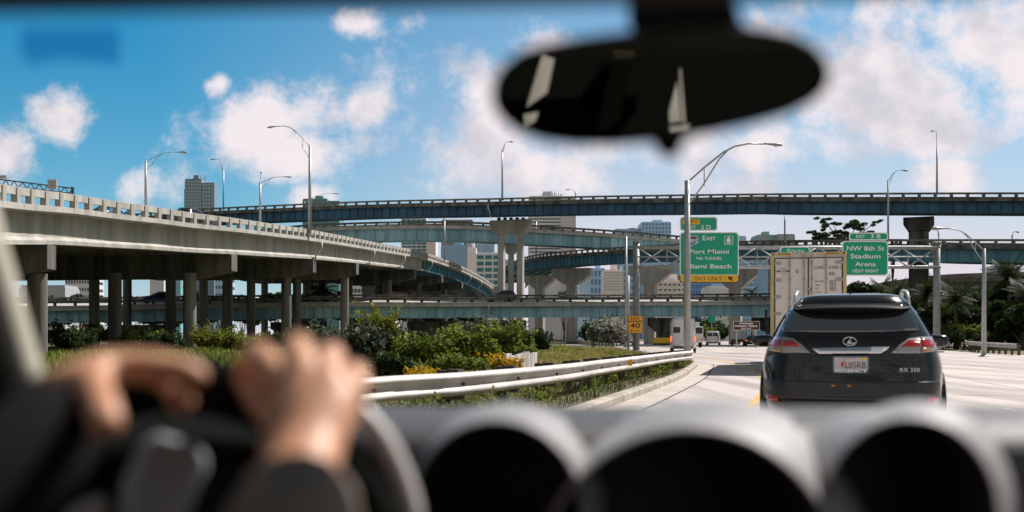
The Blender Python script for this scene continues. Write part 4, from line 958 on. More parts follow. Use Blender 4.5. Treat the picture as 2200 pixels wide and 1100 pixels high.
building('long pale wall under the viaduct at the left edge', 40, 140, 618, 300, B_grey, dep=10, name='warehouse', roofbox=False)
for k, (a, b, yt, Y, m, w, lab) in enumerate(((1138,1166,566,560,B_sky,W_blue,'slim pale blue tower between the two T shaped ramp piers'),(1166,1196,585,610,B_pale,W_blue,'lower pale tower between the two T shaped ramp piers'),(1244,1268,590,640,B_sky,W_light,'slim pale tower just right of the wider T shaped ramp pier'),(1076,1098,560,600,B_sky,W_light,'pale tower glimpsed between the twin columns'),(1566,1598,600,690,B_sky,W_blue,'pale tower beside the square ramp pier'),(890,946,596,520,B_pale,W_blue,'low pale block under the descending end of the viaduct'))):
    building(lab, a, b, yt, Y, m, w, 5, 10, .5, .55, ybot=655, dep=18, name='apartment_tower', roofbox=k%2==0)
# dark lighting gantry that shows above the parapet at the upper left
lg = empty('lighting_gantry', (WX(60,96), 96, 0), 'dark truss gantry with floodlights above the viaduct parapet at the left edge', 'gantry'); o = lg.location
M_dk = mat('dark painted steel', (.05,.055,.06), rough=.5)
def lq(px, py, dy=0): return W(px, py, 96+dy)-o
mb = MB()
for dy in (0, 1.2): mb.tube([lq(-60,378,dy), lq(157,405,dy)], .07, 6).tube([lq(-60,392,dy), lq(157,416,dy)], .07, 6)
for k in range(24):
    a, b = -60+k*9.04, -60+(k+1)*9.04; f = lambda p, lo: lq(p, (392 if lo else 378)+(p+60)*(.1106 if lo else .1244)); mb.tube([f(a, k%2), f(b, 1-k%2)], .045, 5)
mb.build('truss', M_dk, lg); MB().tube([lq(156,440,.6), lq(156,402,.6)], .16, 8).tube([lq(-60,470,.6), lq(-60,380,.6)], .16, 8).build('post', M_dk, lg)
for k in range(3):
    for j in range(2): MB().box(lq(108+j*10, 389+k*7, -.3), (.40,.3,.27)).build('floodlight', mat('floodlight housing', (.34,.33,.32), rough=.5), lg)
for j in range(2): MB().box(lq(2+j*9, 380, -.3), (.40,.3,.27)).build('floodlight', MATS['floodlight housing'], lg)
# ================================================================== vehicles
M_paint_k = mat('black car paint', (.004,.004,.005), rough=.22, coat=.8, spec=.2)
M_win = mat('tinted car window', (.008,.010,.011), rough=.05, spec=.6)
class Shell:
    """car body as stacked outlines: rows (z, half width, rear y, front y); local +y is forward"""
    def __init__(s, rows, n=6.0):
        r = catmull([list(a) for a in rows], 5); s.r = r; s.n = n
    def at(s, z):
        r = s.r; o = np.argsort(r[:,0]); return [float(np.interp(z, r[o,0], r[o,i])) for i in (1,2,3)]
    def rear(s, x, z, off=0):
        hw, yr, yf = s.at(z); hl = (yf-yr)/2; u = min(abs(x)/hw, .9995); return Vector((x, (yr+yf)/2 - hl*(1-u**s.n)**(1/s.n) - off, z))
    def front(s, x, z, off=0):
        hw, yr, yf = s.at(z); hl = (yf-yr)/2; u = min(abs(x)/hw, .9995); return Vector((x, (yr+yf)/2 + hl*(1-u**s.n)**(1/s.n) + off, z))
    def side(s, sg, y, z, off=0):
        hw, yr, yf = s.at(z); hl = (yf-yr)/2; u = min(abs(y-(yr+yf)/2)/hl, .9995); return Vector((sg*(hw*(1-u**s.n)**(1/s.n)+off), y, z))
    def mesh(s, seg=64):
        rings = []
        for z, hw, yr, yf in s.r:
            hl = (yf-yr)/2; c = (yr+yf)/2; ring = []
            for k in range(seg):
                a = 2*math.pi*(k+.5)/seg; ca, sa = math.cos(a), math.sin(a); e = 2/s.n
                ring.append(Vector((hw*math.copysign(abs(ca)**e, ca), c+hl*math.copysign(abs(sa)**e, sa), z)))
            rings.append(ring)
        return MB().loft(rings)
def patch(name, poly, fn, m, parent, step=.07, th=.012):
    """polygon in 2D, cut fine and laid onto a shell by fn, with a thickness"""
    bm = bmesh.new(); f = bm.faces.new([bm.verts.new((a, b, 0)) for a, b in poly])
    P = np.array(poly); lo, hi = P.min(0), P.max(0)
    for ax in (0, 1):
        for c in np.arange(lo[ax]+step*.5, hi[ax], step):
            co = [0,0,0]; no = [0,0,0]; co[ax] = c; no[ax] = 1
            bmesh.ops.bisect_plane(bm, geom=bm.verts[:]+bm.edges[:]+bm.faces[:], plane_co=co, plane_no=no)
    bmesh.ops.triangulate(bm, faces=[f for f in bm.faces if len(f.verts) > 4])
    for v in bm.verts: v.co = fn(v.co.x, v.co.y)
    me = bpy.data.meshes.new(name); bm.to_mesh(me); bm.free(); me.materials.append(m)
    for p in me.polygons: p.use_smooth = True
    o = bpy.data.objects.new(name, me); COL.objects.link(o); o.parent = parent
    md = o.modifiers.new('thick', 'SOLIDIFY'); md.thickness = th; md.offset = 0
    return o
def wheel(parent, x, y, r, w, m_rim=None):
    M = Matrix.Rotation(R(90), 3, 'Y'); s = 1 if x > 0 else -1
    t = MB().lathe([(r*.62,-w/2),(r*.9,-w/2),(r,-w*.32),(r,w*.32),(r*.9,w/2),(r*.62,w/2)], c=(x,y,r), seg=28, M=M).build('wheel', M_tyre, parent, smooth=True)
    mb = MB().lathe([(0,0),(r*.63,0),(r*.63,.03),(r*.55,.035),(0,.01)], c=(x+s*(w/2-.03)-(.02 if s < 0 else 0), y, r), seg=24, M=M)
    for k in range(5):
        a = 2*math.pi*k/5; mb.box((x+s*(w/2-.0), y+math.cos(a)*r*.3, r+math.sin(a)*r*.3), (.03, r*.5, r*.12), M=Matrix.Rotation(a, 3, 'X'))
    rim = mb.build('rim', m_rim or M_chrome, parent); rim.parent = t; return t

def suv():
    M_rw = mat('tinted rear window', (.012,.014,.014), rough=.04, spec=1.0); [n for n in M_rw.node_tree.nodes if n.type == 'BSDF_PRINCIPLED'][0].inputs['IOR'].default_value = 2.0
    rz = R(-17.8); root = empty('black_suv', (3.60, 10.55, 0), 'black sport utility car right in front, chrome bar and red tail lights', 'car', None, rz)
    root.scale = (1.06, 1, 1.0)
    K = dict(dx=214.0, dz=201.0)
    sh = Shell([(.20,.80,.16,4.55),(.30,.885,.06,4.70),(.45,.925,.0,4.74),(.62,.938,.0,4.74),(.80,.935,.03,4.70),(.92,.925,.06,4.62),(1.0,.905,.085,4.45),(1.08,.875,.11,3.55),(1.16,.835,.15,3.25),(1.25,.79,.21,3.02),(1.35,.74,.29,2.80),(1.45,.685,.37,2.58),(1.53,.635,.44,2.40),(1.61,.575,.50,2.22),(1.67,.50,.60,2.05),(1.70,.36,.80,1.9)], 5.2)
    sh.mesh(96).build('body', M_paint_k, root, smooth=True)
    q = lambda px, py: ((px-1835)/K['dx'], HC-(py-725)/K['dz'])
    z6 = lambda x, y: q(1580+x/3.666, 600+y/3.666)
    rf = lambda off: (lambda x, z: sh.rear(x, z, off))
    # rear window, spoiler, pillars
    patch('rear_window', [z6(*p) for p in ((398,408),(402,330),(432,245),(480,190),(900,180),(1340,190),(1390,245),(1432,330),(1440,400),(1180,412),(915,416),(640,414))], rf(.010), M_rw, root, .03)
    # roof spoiler: a thick lip that overhangs the glass
    mb = MB(); rings = []
    for t in np.linspace(-1, 1, 25):
        x = t*.585; zt = 1.585-.03*t*t; zb = 1.485 - .012*math.cos(t*math.pi*.9) + .03*abs(t)**8
        a = sh.rear(x, min(zt,1.64), -.04); b = sh.rear(x, zt-.04, .055); c = sh.rear(x, zb, .10); d = sh.rear(x, zb+.0, .02)
        rings.append([a, b, c, d])
    mb.loft(rings).build('spoiler', mat('satin black trim', (.005,.005,.005), rough=.6, spec=.1), root, smooth=True)
    # tail lights
    def lamp(poly, m, off, n): return patch(n, [z6(*p) for p in poly], rf(off), m, root, .05, .016)
    mir = lambda P: [(1846-a, b) for a, b in P][::-1]
    Lc = [(268,495),(298,452),(395,455),(395,580),(288,566),(268,535)]; Li = [(402,455),(490,470),(560,520),(622,582),(402,582)]
    Rr = [(280,500),(302,474),(390,474),(390,530),(284,536)]; Ri = [(406,478),(486,480),(545,532),(406,530)]
    for f in (lambda P: P, mir):
        lamp(f(Lc), M_clear, .014, 'tail_light'); lamp(f(Li), M_clear, .014, 'tail_light')
        a = lamp(f(Rr), M_red, .024, 'red_lens'); b = lamp(f(Ri), M_red, .024, 'red_lens')
        am = lamp(f([(305,545),(388,545),(388,572),(312,562)]), M_amber, .022, 'turn_lens')
    patch('chrome_strip', [z6(*p) for p in ((632,545),(920,537),(1215,532),(1195,555),(1150,583),(920,588),(690,590))], rf(.03), M_chrome, root, .05, .02)
    # emblem: oval ring with a slanted stroke and a foot
    cx, cz = z6(921, 489)
    ring = []
    for k in range(33): 
        a = 2*math.pi*k/32; p = sh.rear(cx+.063*math.cos(a), cz+.045*math.sin(a), .022); ring.append(p)
    mb = MB().tube(ring, .0075, 8, cap=False)
    def stroke(pts, r): mb.tube([sh.rear(cx+a*.063, cz+b*.045, .02) for a, b in pts], r, 8)
    stroke([(.30,.82),(-.05,.15),(-.38,-.52)], .008); stroke([(-.42,-.52),(.2,-.48),(.80,-.40)], .008); stroke([(-.38,-.45),(-.05,-.15),(.3,.0)], .007)
    mb.build('emblem', M_chrome, root, smooth=True)
    # number plate with its frame
    (x0,zt),(x1,zb) = z6(797,606), z6(1058,738); xc, zc = (x0+x1)/2, (zt+zb)/2; yb = sh.rear(xc, zc, .03).y
    pl = MB().box((xc, yb, zc), (x1-x0, .02, zt-zb)).build('number_plate', mat('plate white', (.60,.58,.60), (.52,.48,.50), 8, .4), root, bevel=.004)
    fr = MB().box((xc, yb-.008, zb+.014), (x1-x0+.012, .014, .03)).box((xc, yb-.008, zt-.004), (x1-x0+.012, .014, .012)).box((x0, yb-.008, zc), (.012,.014,zt-zb)).box((x1, yb-.008, zc), (.012,.014,zt-zb)).build('plate_frame', mat('plate frame', (.09,.13,.19), rough=.3), root); fr.parent = pl
    mk = mat('plate letters', (.02,.02,.03), rough=.5)
    def pt(s, x, z, size, m, xs=1.0, fat=.0, yo=.013): 
        t = text_mesh('lettering', s, size, m, root, (x, yb-yo, z), fat=fat, xs=xs, depth=.002); t.parent = pl
    ax, az = z6(962, 677); pt('L05RB', ax, az, .098, mk, .78, .0)
    ax, az = z6(930, 721); pt('REGENCY', ax-.005, az, .040, M_sw, 1.75, .025, .026)
    ax, az = z6(922, 617); e = MB().box((ax, yb-.012, az), (.13,.004,.016)).build('header_band', mat('faded print grey', (.22,.22,.22), (.50,.48,.48), 90, .5), root); e.parent = pl
    ax, az = z6(865, 662)
    fl = [(-.6,-.2),(-.3,-.75),(.2,-.8),(.6,-.35),(.45,.1),(.7,.9),(.15,.45),(-.1,.35)]
    e = MB().prism([(ax+a*.028, az+b*.04) for a, b in fl], lambda p: Vector((p[0], yb-.014, p[1])), lambda p: Vector((p[0], yb-.008, p[1]))).build('flame_mark', M_sred, root); e.parent = pl
    ax, az = z6(864, 690); e = MB().box((ax, yb-.012, az), (.034,.004,.010)).build('caption_band', MATS['faded print grey'], root); e.parent = pl
    ax, az = z6(1024, 625); e = MB().box((ax, yb-.012, az), (.034,.004,.03)).build('year_sticker', M_yel, root); e.parent = pl
    M_badge = mat('badge silver', (.62,.60,.58), rough=.25, metal=.7)
    ax, az = z6(1361, 711); pb = sh.rear(ax, az, .012)
    text_mesh('badge', 'RX 350', .058, M_badge, root, (ax, pb.y, az), xs=1.08, fat=.012, depth=.006, M=Matrix.Rotation(R(9),3,'Z') @ Matrix.Rotation(R(90),3,'X'))
    # lower bumper, seams, reflectors
    patch('bumper', [z6(*p) for p in ((250,800),(420,800),(915,812),(1430,800),(1590,800),(1610,960),(240,960))], rf(.018), mat('bumper plastic', (.009,.009,.010), rough=.35, coat=.3), root, .08, .02)
    for f in (lambda P: P, mir): patch('reflector', [z6(*p) for p in f([(270,920),(365,925),(375,975),(280,970)])], rf(.034), M_red, root, .05, .01)
    patch('tailgate_seam', [z6(*p) for p in ((420,800),(1430,800),(1430,804),(420,804))], rf(.002), mat('seam grey', (.05,.055,.06), rough=.4), root, .08, .006)
    for xx in (797, 915): ax, az = z6(xx, 835); p = sh.rear(ax, az, .05); MB().box(p, (.035,.02,.02)).build('fog_reflector', M_amber, root)
    patch('lower_valance', [(-.62,.22),(.62,.22),(.70,.34),(-.70,.34)], rf(.03), mat('skid plate', (.10,.10,.11), rough=.4), root, .1, .02)
    for sg in (-1, 1):
        # roof rail
        pts = [Vector((sg*.57, .62, 1.565)), Vector((sg*.565, .66, 1.645)), Vector((sg*.555, .80, 1.71)), Vector((sg*.55, 1.4, 1.74)), Vector((sg*.58, 2.0, 1.68)), Vector((sg*.575, 2.2, 1.62))]
        MB().tube([tuple(p) for p in catmull(pts, 5)], .019, 8).build('roof_rail', mat('satin silver', (.62,.62,.64), rough=.28, metal=.8), root, smooth=True)
        # side windows and mirrors
        patch('side_window', [(.62,1.14),(1.15,1.12),(1.9,1.11),(2.85,1.10),(2.5,1.44),(2.15,1.52),(1.2,1.53),(.8,1.46)], lambda y, z, sg=sg: sh.side(sg, y, z, .008), M_win, root, .1)
        mb = MB(); c = Vector((sg*1.00, 2.72, 1.155)); rings = []
        for u, k in ((-.13,.25),(-.11,.8),(-.05,1.0),(.05,1.0),(.11,.85),(.14,.4)):
            rings.append([c + Vector((u*1.15*sg, .07*k*math.cos(a), .082*k*math.sin(a))) for a in [2*math.pi*i/16 for i in range(16)]])
        mb.loft(rings); mb.tube([c+Vector((-sg*.08,0,-.05)), Vector((sg*.84,2.74,1.05))], [.04,.05], 8); mb.build('side_mirror', M_paint_k, root, smooth=True)
        wheel(root, sg*.815, 1.0, .365, .235); wheel(root, sg*.815, 3.74, .365, .235)
        mb = MB()
        for k in range(15):
            a = math.pi*k/14; mb.box((sg*.905, 1.0+.425*math.cos(a), .365+.425*math.sin(a)), (.05,.11,.05), M=Matrix.Rotation(-a+math.pi/2, 3, 'X') if False else Matrix.Rotation(a+math.pi/2, 3, 'X'))
        mb.build('wheel_arch', MATS['bumper plastic'], root)
        MB().tube([(sg*.45,-.02,.26),(sg*.45,.3,.27)], .045, 12).build('exhaust_pipe', M_chrome, root, smooth=True)
    MB().loft([[Vector((.0+a*.02*k, .95+b*.10*k+(1-k)*-.05, 1.665+h)) for a, b in ((-1,-1),(1,-1),(1,1),(-1,1))] for k, h in ((1,0),(.8,.03),(.45,.06),(.12,.085))]).build('antenna_fin', M_paint_k, root, smooth=False)
    MB().box((0,2.3,.35), (1.5,3.9,.28)).build('underbody', M_black, root)
suv()

# ------------------------------------------------ container truck
def container_truck():
    Y = 33.4; x = WX(1736.5, Y); rz = R(-14.6); L = 12.2
    tr = empty('semi_truck', (x, Y, 0), 'semi trailer truck under the white container, mostly hidden by the black car', 'truck', None, rz)
    MB().box((-.45,6.3,.98), (.16,12.2,.3)).box((.45,6.3,.98), (.16,12.2,.3)).box((0,.2,1.0), (2.4,.2,.24)).box((0,6,1.0),(1.2,.2,.2)).build('chassis', mat('chassis steel', (.05,.05,.055), rough=.6), tr)
    MB().box((0,.12,.55), (2.3,.1,.12)).box((-.8,.2,.8),(.08,.08,.5)).box((.8,.2,.8),(.08,.08,.5)).build('bumper_bar', M_galv_d, tr)
    for y in (1.6, 2.9, 11.2, 12.6, 16.4):
        for s in (-1, 1): wheel(tr, s*1.0, y, .5, .34, M_galv)
    MB().box((0,14.6,1.9), (2.4,2.2,2.4)).box((0,16.4,1.35), (2.3,1.6,1.3)).build('cab', mat('white cab paint', (.6,.6,.6), rough=.3, coat=.5), tr, bevel=.12); MB().box((0,14.0,.9),(1.0,5.5,.3)).build('chassis', MATS['chassis steel'], tr)
    for s in (-1,1): MB().box((s*1.45,15.6,2.2),(.12,.2,.7)).build('side_mirror', M_black, tr); MB().tube([(s*1.15,13.3,1.2),(s*1.15,13.3,4.0)], .08, 10).build('exhaust_stack', M_chrome, tr)
    c = empty('shipping_container', (x, Y, 1.16), 'white refrigerated shipping container with black lettering on its doors, carried by the truck ahead', 'container', None, rz)
    mw = mat('container white', (.80,.74,.70), (.68,.62,.58), 1.3, .5, stretch=(1,1,.3)); my = mat('container yellow', (.64,.50,.22), (.54,.42,.20), 2, .5); mg = mat('container hardware', (.36,.37,.34), rough=.5, metal=.3)
    w, h = 2.44, 2.9
    MB().box((0,L/2+.08,h/2), (w-.03,L-.16,h-.04)).build('body', mw, c)
    mb = MB()
    for k in range(60): 
        for s in (-1,1): mb.box((s*(w/2-.005), .3+k*.2, h/2), (.03,.09,h-.3))
    mb.build('side_ribs', mw, c)
    MB().box((0,.05,h-.09), (w,.16,.18)).box((0,.05,.09),(w,.16,.18)).box((0,L-.08,h-.09),(w,.14,.18)).build('end_frame', mat('frame cream', (.60,.53,.43), (.5,.43,.33), 2, .5), c)
    for s in (-1,1):
        MB().box((s*(w/2-.055),.04,h/2), (.11,.16,h-.36)).build('corner_post', my, c)
        MB().box((s*(w/2-.08),.04,h-.06), (.18,.19,.13)).box((s*(w/2-.08),.04,.06),(.18,.19,.13)).build('corner_casting', my, c); MB().tube([(s*(w/2-.085),-.06,h-.06),(s*(w/2-.085),-.04,h-.06)], .035, 10).build('casting_hole', M_black, c)
        for k in range(6): MB().box((s*(.62+k*.066), -.035, h-.055), (.03,.012,.055), M=Matrix.Rotation(R(-45),3,'Y')).build('hazard_stripe', M_sb, c)
        MB().box((s*.77,-.032,h-.055),(.42,.008,.06)).build('hazard_band', M_yel, c)
        d = empty('door', (s*.545,0,0)); d.parent = c
        MB().box((0,-.01,h/2), (1.05,.05,h-.42)).build('door_panel', mw, c).parent = d
        MB().box((s*-.54,-.03,h/2),(.025,.05,h-.40)).box((s*.54,-.03,h/2),(.025,.05,h-.40)).box((0,-.03,h-.20),(1.08,.04,.02)).build('door_seal', M_black, c).parent = d
        for xr in ((-.055, .41) if s < 0 else (-.435, .025)):
            b = MB().tube([(xr+s*.0,-.075,.2),(xr,-.075,h-.13)], .019, 8); b.box((xr,-.06,h-.34),(.075,.06,.26)).box((xr,-.06,h-.13),(.05,.06,.06)).box((xr,-.06,h-.90),(.10,.05,.04)).box((xr,-.06,h-1.55),(.10,.05,.04)).box((xr,-.06,.7),(.10,.05,.04))
            b.build('locking_bar', mg, c, smooth=False).parent = d
        for k in range(5): MB().box((s*.45,-.05,h-.36-k*.565),(.24,.05,.095)).build('hinge', mg, c).parent = d
    for s, x_, z_, size, xs, fat in (('CMA CGM',-.855,h-.63,.105,1.0,.008),('CGMU',.35,h-.53,.155,.72,.0),('510463 3',.86,h-.53,.155,.72,.0),('45R1',.76,h-.74,.155,.72,.0),('MAX GROSS',.36,h-.985,.062,.9,.0),('34000 KG',.78,h-.985,.062,.9,.0),('74960 LB',.78,h-1.045,.062,.9,.0),('TARE',.295,h-1.105,.062,.9,.0),('4600 KG',.79,h-1.105,.062,.9,.0),('10140 LB',.78,h-1.165,.062,.9,.0),('NET',.275,h-1.225,.062,.9,.0),('29400 KG',.78,h-1.225,.062,.9,.0),('64820 LB',.78,h-1.285,.062,.9,.0),('CU.CAP.',.325,h-1.345,.062,.9,.0)):
        text_mesh('lettering', s, size, M_sb, c, (x_,-.04,z_), xs=xs, fat=fat)
    arc = [(-.97+.26*t, -.042, h-.57+.035*math.sin(math.pi*t)) for t in np.linspace(0,1,8)]; MB().tube(arc, .006, 6).build('logo_arc', M_sb, c)
    arc = [(-.88+.20*t, -.042, h-.70-.03*math.sin(math.pi*t)) for t in np.linspace(0,1,8)]; MB().tube(arc, .006, 6).build('logo_arc', mat('logo red', (.45,.08,.05), rough=.5), c)
    ring = [(-.36+.038*math.cos(a), -.042, h-.63+.055*math.sin(a)) for a in np.linspace(0, 2*math.pi, 20)]; MB().tube(ring, .009, 6).build('round_mark', M_sb, c)
    MB().box((-.58,-.04,h-1.92),(.14,.006,.22)).build('data_plate', mat('data plate', (.30,.28,.24), rough=.5), c)
    MB().box((.03,-.09,h-1.24),(.10,.06,.10)).build('door_lock', M_galv, c)
    # coloured bands on the left side wall
    for z0, z1_, cl, nm in ((2.05,2.6,(.30,.50,.42),'green_band'),(1.72,2.05,(.62,.47,.18),'yellow_band')): MB().box((-w/2-.02,.5,(z0+z1_)/2),(.02,.7,z1_-z0)).build(nm, mat('band '+nm, cl, rough=.5), c)
container_truck()

# ------------------------------------------------ smaller traffic
KIND = {
 'suv': dict(n=5.5, L=4.75, rows=[(.22,.80,.15,4.6),(.40,.90,.03,4.73),(.75,.92,0,4.7),(.95,.90,.08,4.55),(1.08,.86,.15,3.5),(1.30,.76,.32,2.95),(1.52,.66,.52,2.5),(1.66,.52,.75,2.2),(1.70,.36,.95,2.0)], rw=[(-.62,1.10),(.62,1.10),(.54,1.50),(-.54,1.50)], sw=[(.65,1.10),(2.95,1.08),(2.45,1.48),(.95,1.50)], tl=(.74,1.0,.14,.22), wh=(.95,3.75,.36)),
 'sedan': dict(n=5, L=4.7, rows=[(.20,.78,.15,4.5),(.35,.87,.02,4.68),(.70,.90,0,4.66),(.86,.87,.06,4.5),(.93,.83,.35,3.7),(1.10,.73,.75,3.05),(1.30,.62,1.15,2.65),(1.42,.5,1.5,2.35),(1.45,.34,1.7,2.2)], rw=[(-.60,.98),(.60,.98),(.52,1.32),(-.52,1.32)], sw=[(1.0,.98),(3.2,.96),(2.55,1.32),(1.4,1.33)], tl=(.68,.76,.20,.13), wh=(.95,3.75,.32)),
 'van': dict(n=7, L=5.4, rows=[(.30,.85,.08,5.2),(.45,.98,.0,5.4),(.9,1.0,0,5.35),(1.15,.99,.01,5.0),(1.5,.96,.04,4.5),(1.9,.90,.09,4.05),(2.05,.82,.16,3.8),(2.12,.6,.4,3.5)], rw=[(-.78,1.35),(.78,1.35),(.74,1.86),(-.74,1.86)], sw=[(.4,1.35),(4.4,1.35),(4.1,1.85),(.4,1.85)], tl=(.88,1.15,.12,.42), wh=(1.2,4.4,.37)),
 'high_van': dict(n=7, L=6.0, rows=[(.32,.88,.06,5.8),(.5,.99,.0,6.0),(1.0,1.0,0,5.9),(1.3,1.0,.0,5.6),(1.8,.97,.02,5.0),(2.35,.92,.05,4.5),(2.6,.86,.10,4.2),(2.68,.6,.4,3.8)], rw=[(-.72,1.55),(-.20,1.55),(-.20,2.0),(-.70,2.0)], sw=[(3.9,1.45),(5.1,1.45),(4.8,1.95),(3.9,1.95)], tl=(.90,1.1,.12,.40), wh=(1.3,4.8,.38)),
}
def car(name, label, kind, loc, rz, col, group='cars in the traffic', cat='car', lit=False, split=False, dark_rw=True):
    k = KIND[kind]; root = empty(name, loc, label, cat, group, rz); sh = Shell(k['rows'], k['n'])
    pm = mat('paint %d %d %d' % tuple(int(c*255) for c in col), col, rough=.22, coat=.8)
    sh.mesh(40).build('body', pm, root, smooth=True)
    if split:
        for s in (-1,1): patch('rear_window', [(s*.08 + (s*.32)+(a)*.34, 1.38+b*.44) for a, b in ((-1,0),(1,0),(.95,1),(-.95,1))], lambda x, z: sh.rear(x, z, .012), M_win, root, .2)
    else: patch('rear_window', k['rw'], lambda x, z: sh.rear(x, z, .012), M_win, root, .12)
    hw, yr, yf = sh.at(k['rw'][0][1]+.1)
    top = k['rw'][2][1]; bot = k['rw'][0][1]
    patch('windscreen', [(-.62,bot+.03),(.62,bot+.03),(.52,top-.02),(-.52,top-.02)], lambda x, z: sh.front(x, z, .012), M_win, root, .12)
    for s in (-1, 1):
        patch('side_window', k['sw'], lambda y, z, s=s: sh.side(s, y, z, .012), M_win, root, .2)
        x, z, w, h = k['tl']
        patch('tail_light', [(s*x-w/2,z-h/2),(s*x+w/2,z-h/2),(s*x+w/2,z+h/2),(s*x-w/2,z+h/2)], lambda a, b: sh.rear(a, b, .015), mat('lit brake lamp', (.5,.02,.01), rough=.3, emit=(1,.10,.03), emit_s=1.6) if lit else M_red, root, .1, .02)
        patch('headlight', [(s*.70-.14,.68),(s*.70+.14,.68),(s*.70+.14,.80),(s*.70-.14,.80)], lambda a, b: sh.front(a, b, .015), M_clear, root, .1, .02)
        for y in k['wh'][:2]: wheel(root, s*(sh.at(.5)[0]-.11), y, k['wh'][2], .2, M_galv)
        MB().box((s*(sh.at(1.0)[0]+.10), sh.at(bot)[2]-.55, bot+.06), (.2,.10,.15)).build('side_mirror', pm if kind in ('suv','sedan') else M_black, root, bevel=.03)
    p = sh.rear(0, .62, .02); MB().box(p, (.32,.02,.15)).build('number_plate', M_sw, root)
    MB().box((0,-.01 ,.47), (1.5,.14,.14)).build('bumper', mat('dark bumper', (.04,.04,.042), rough=.5), root, bevel=.03)
    return root
car('white_van', 'white high roofed delivery van with red tail lights beyond the end of the guard rail', 'high_van', (WX(1467,76),76,0), R(-10.5), (.62,.62,.64), cat='van', lit=True)
car('passenger_van', 'small white van with two dark rear windows on the road under the low overpass', 'van', (WX(1530.5,143),143,0), R(-14), (.52,.53,.54), cat='van', split=True)
car('black_car', 'small black car with glowing tail lights beside the far box truck', 'sedan', (WX(1614.5,140),140,0), R(-15), (.012,.012,.014), lit=True)
def box_truck(label, px, Y, rz, hw, z1, cabf=False, name='box_truck', mcol=(.58,.58,.58)):
    root = empty(name, (WX(px,Y),Y,0), label, 'truck', 'cars in the traffic', rz); mw = mat('box truck white', mcol, tuple(c*.85 for c in mcol), 1, .5)
    MB().box((0,2.6,(z1+.95)/2), (hw*2,5.2,z1-.95)).build('cargo_box', mw, root, bevel=.03); MB().box((0,-.03,(z1+.95)/2),(hw*2-.3,.04,z1-1.2)).build('rear_door', mat('roller door', (.42,.43,.44), (.36,.37,.38), 1, .5), root)
    MB().box((0,3.4,.75), (.9,6.6,.2)).box((0,.05,.62),(hw*2-.2,.12,.16)).build('chassis', M_black, root)
    MB().box((0,6.2,1.45), (2.0,1.8,1.7)).build('cab', mw, root, bevel=.15); MB().box((0,7.12,1.8),(1.7,.04,.6)).build('windscreen', M_win, root)
    for s in (-1,1):
        for y in (1.2, 6.2): wheel(root, s*(hw-.22), y, .42, .3, M_galv)
        MB().box((s*(hw-.25),-.04,.80),(.2,.05,.14)).build('tail_light', M_red, root); MB().box((s*(hw+.12),5.9,1.9),(.14,.12,.4)).build('side_mirror', M_black, root)
    return root
box_truck('white box truck with a roller door, right of the two window van', 1586, 141, R(-12.5), 1.04, 2.28)
# white flat nosed truck behind the delivery van, seen from the front
wt = empty('white_truck', (WX(1489,118),118,0), 'white flat nosed truck with a dark windscreen just past the white delivery van', 'truck', 'cars in the traffic', R(6))
MB().box((0,0,1.55), (2.0,1.8,1.9)).build('cab', mat('box truck white', (.58,.58,.58)), wt, bevel=.12); MB().box((0,-.91,2.0),(1.7,.05,.7)).build('windscreen', M_win, wt); MB().box((0,3.6,1.9),(2.2,5.2,2.3)).build('cargo_box', MATS['box truck white'], wt, bevel=.05); MB().box((0,2.5,.7),(.9,6.5,.2)).build('chassis', M_black, wt)
for s in (-1,1):
    for y in (.1, 4.6): wheel(wt, s*.9, y, .42, .28, M_galv)
    MB().box((s*.75,-.92,.95),(.3,.05,.18)).build('headlight', M_clear, wt); MB().box((s*1.15,-.6,2.0),(.15,.12,.45)).build('side_mirror', M_black, wt)
# cars up on the bridges
def on_bridge(P, px, n, drop):
    i = int(np.argmin(np.abs(P.P[:,0]/P.P[:,1]*F+CX-px))); p = P.at(i, n, -drop); return p, P.rz(i)
p, rz = on_bridge(PC, 1126, 4.6, .82); car('dark_hatchback', 'dark car driving left on the low overpass in front of the twin column pier', 'suv', p, rz+R(90), (.012,.014,.02))
p, rz = on_bridge(PC, 383, 4.2, .82); car('blue_car', 'dark blue car on the low overpass between the left viaduct columns', 'suv', p, rz+R(90), (.012,.035,.07))
p, rz = on_bridge(PC, 730, 5.2, .82); car('dark_sedan', 'dark sedan on the low overpass just left of the last thin viaduct column', 'sedan', p, rz+R(90), (.012,.013,.015))
GL = 'cars on the viaduct behind its parapet'
p, rz = on_bridge(PL, 22, 5.0, .86); car('white_car', 'white car behind the viaduct parapet at the left edge', 'sedan', p, rz-R(90), (.60,.60,.62), GL)
p, rz = on_bridge(PL, 365, 6.0, .86); car('small_blue_car', 'small blue car glimpsed through the viaduct parapet slots', 'sedan', p, rz-R(90), (.03,.12,.22), GL)
p, rz = on_bridge(PL, 462, 3.6, .86); p.z += .1; car('black_pickup', 'black sport utility car whose roof rises above the viaduct parapet', 'suv', p, rz-R(90), (.012,.014,.018), GL)
GQ = 'cars parked under the viaduct'
for k, (px, Y, col, lab) in enumerate(((465,150,(.55,.55,.57),'white car parked under the viaduct left of the others'),(482,152,(.5,.5,.5),'pale grey car parked under the viaduct between the columns'),(520,165,(.02,.02,.02),'black car parked under the viaduct behind a column'))): car('parked_car', lab, 'sedan', (WX(px,Y),Y,0), R(70), col, GQ)
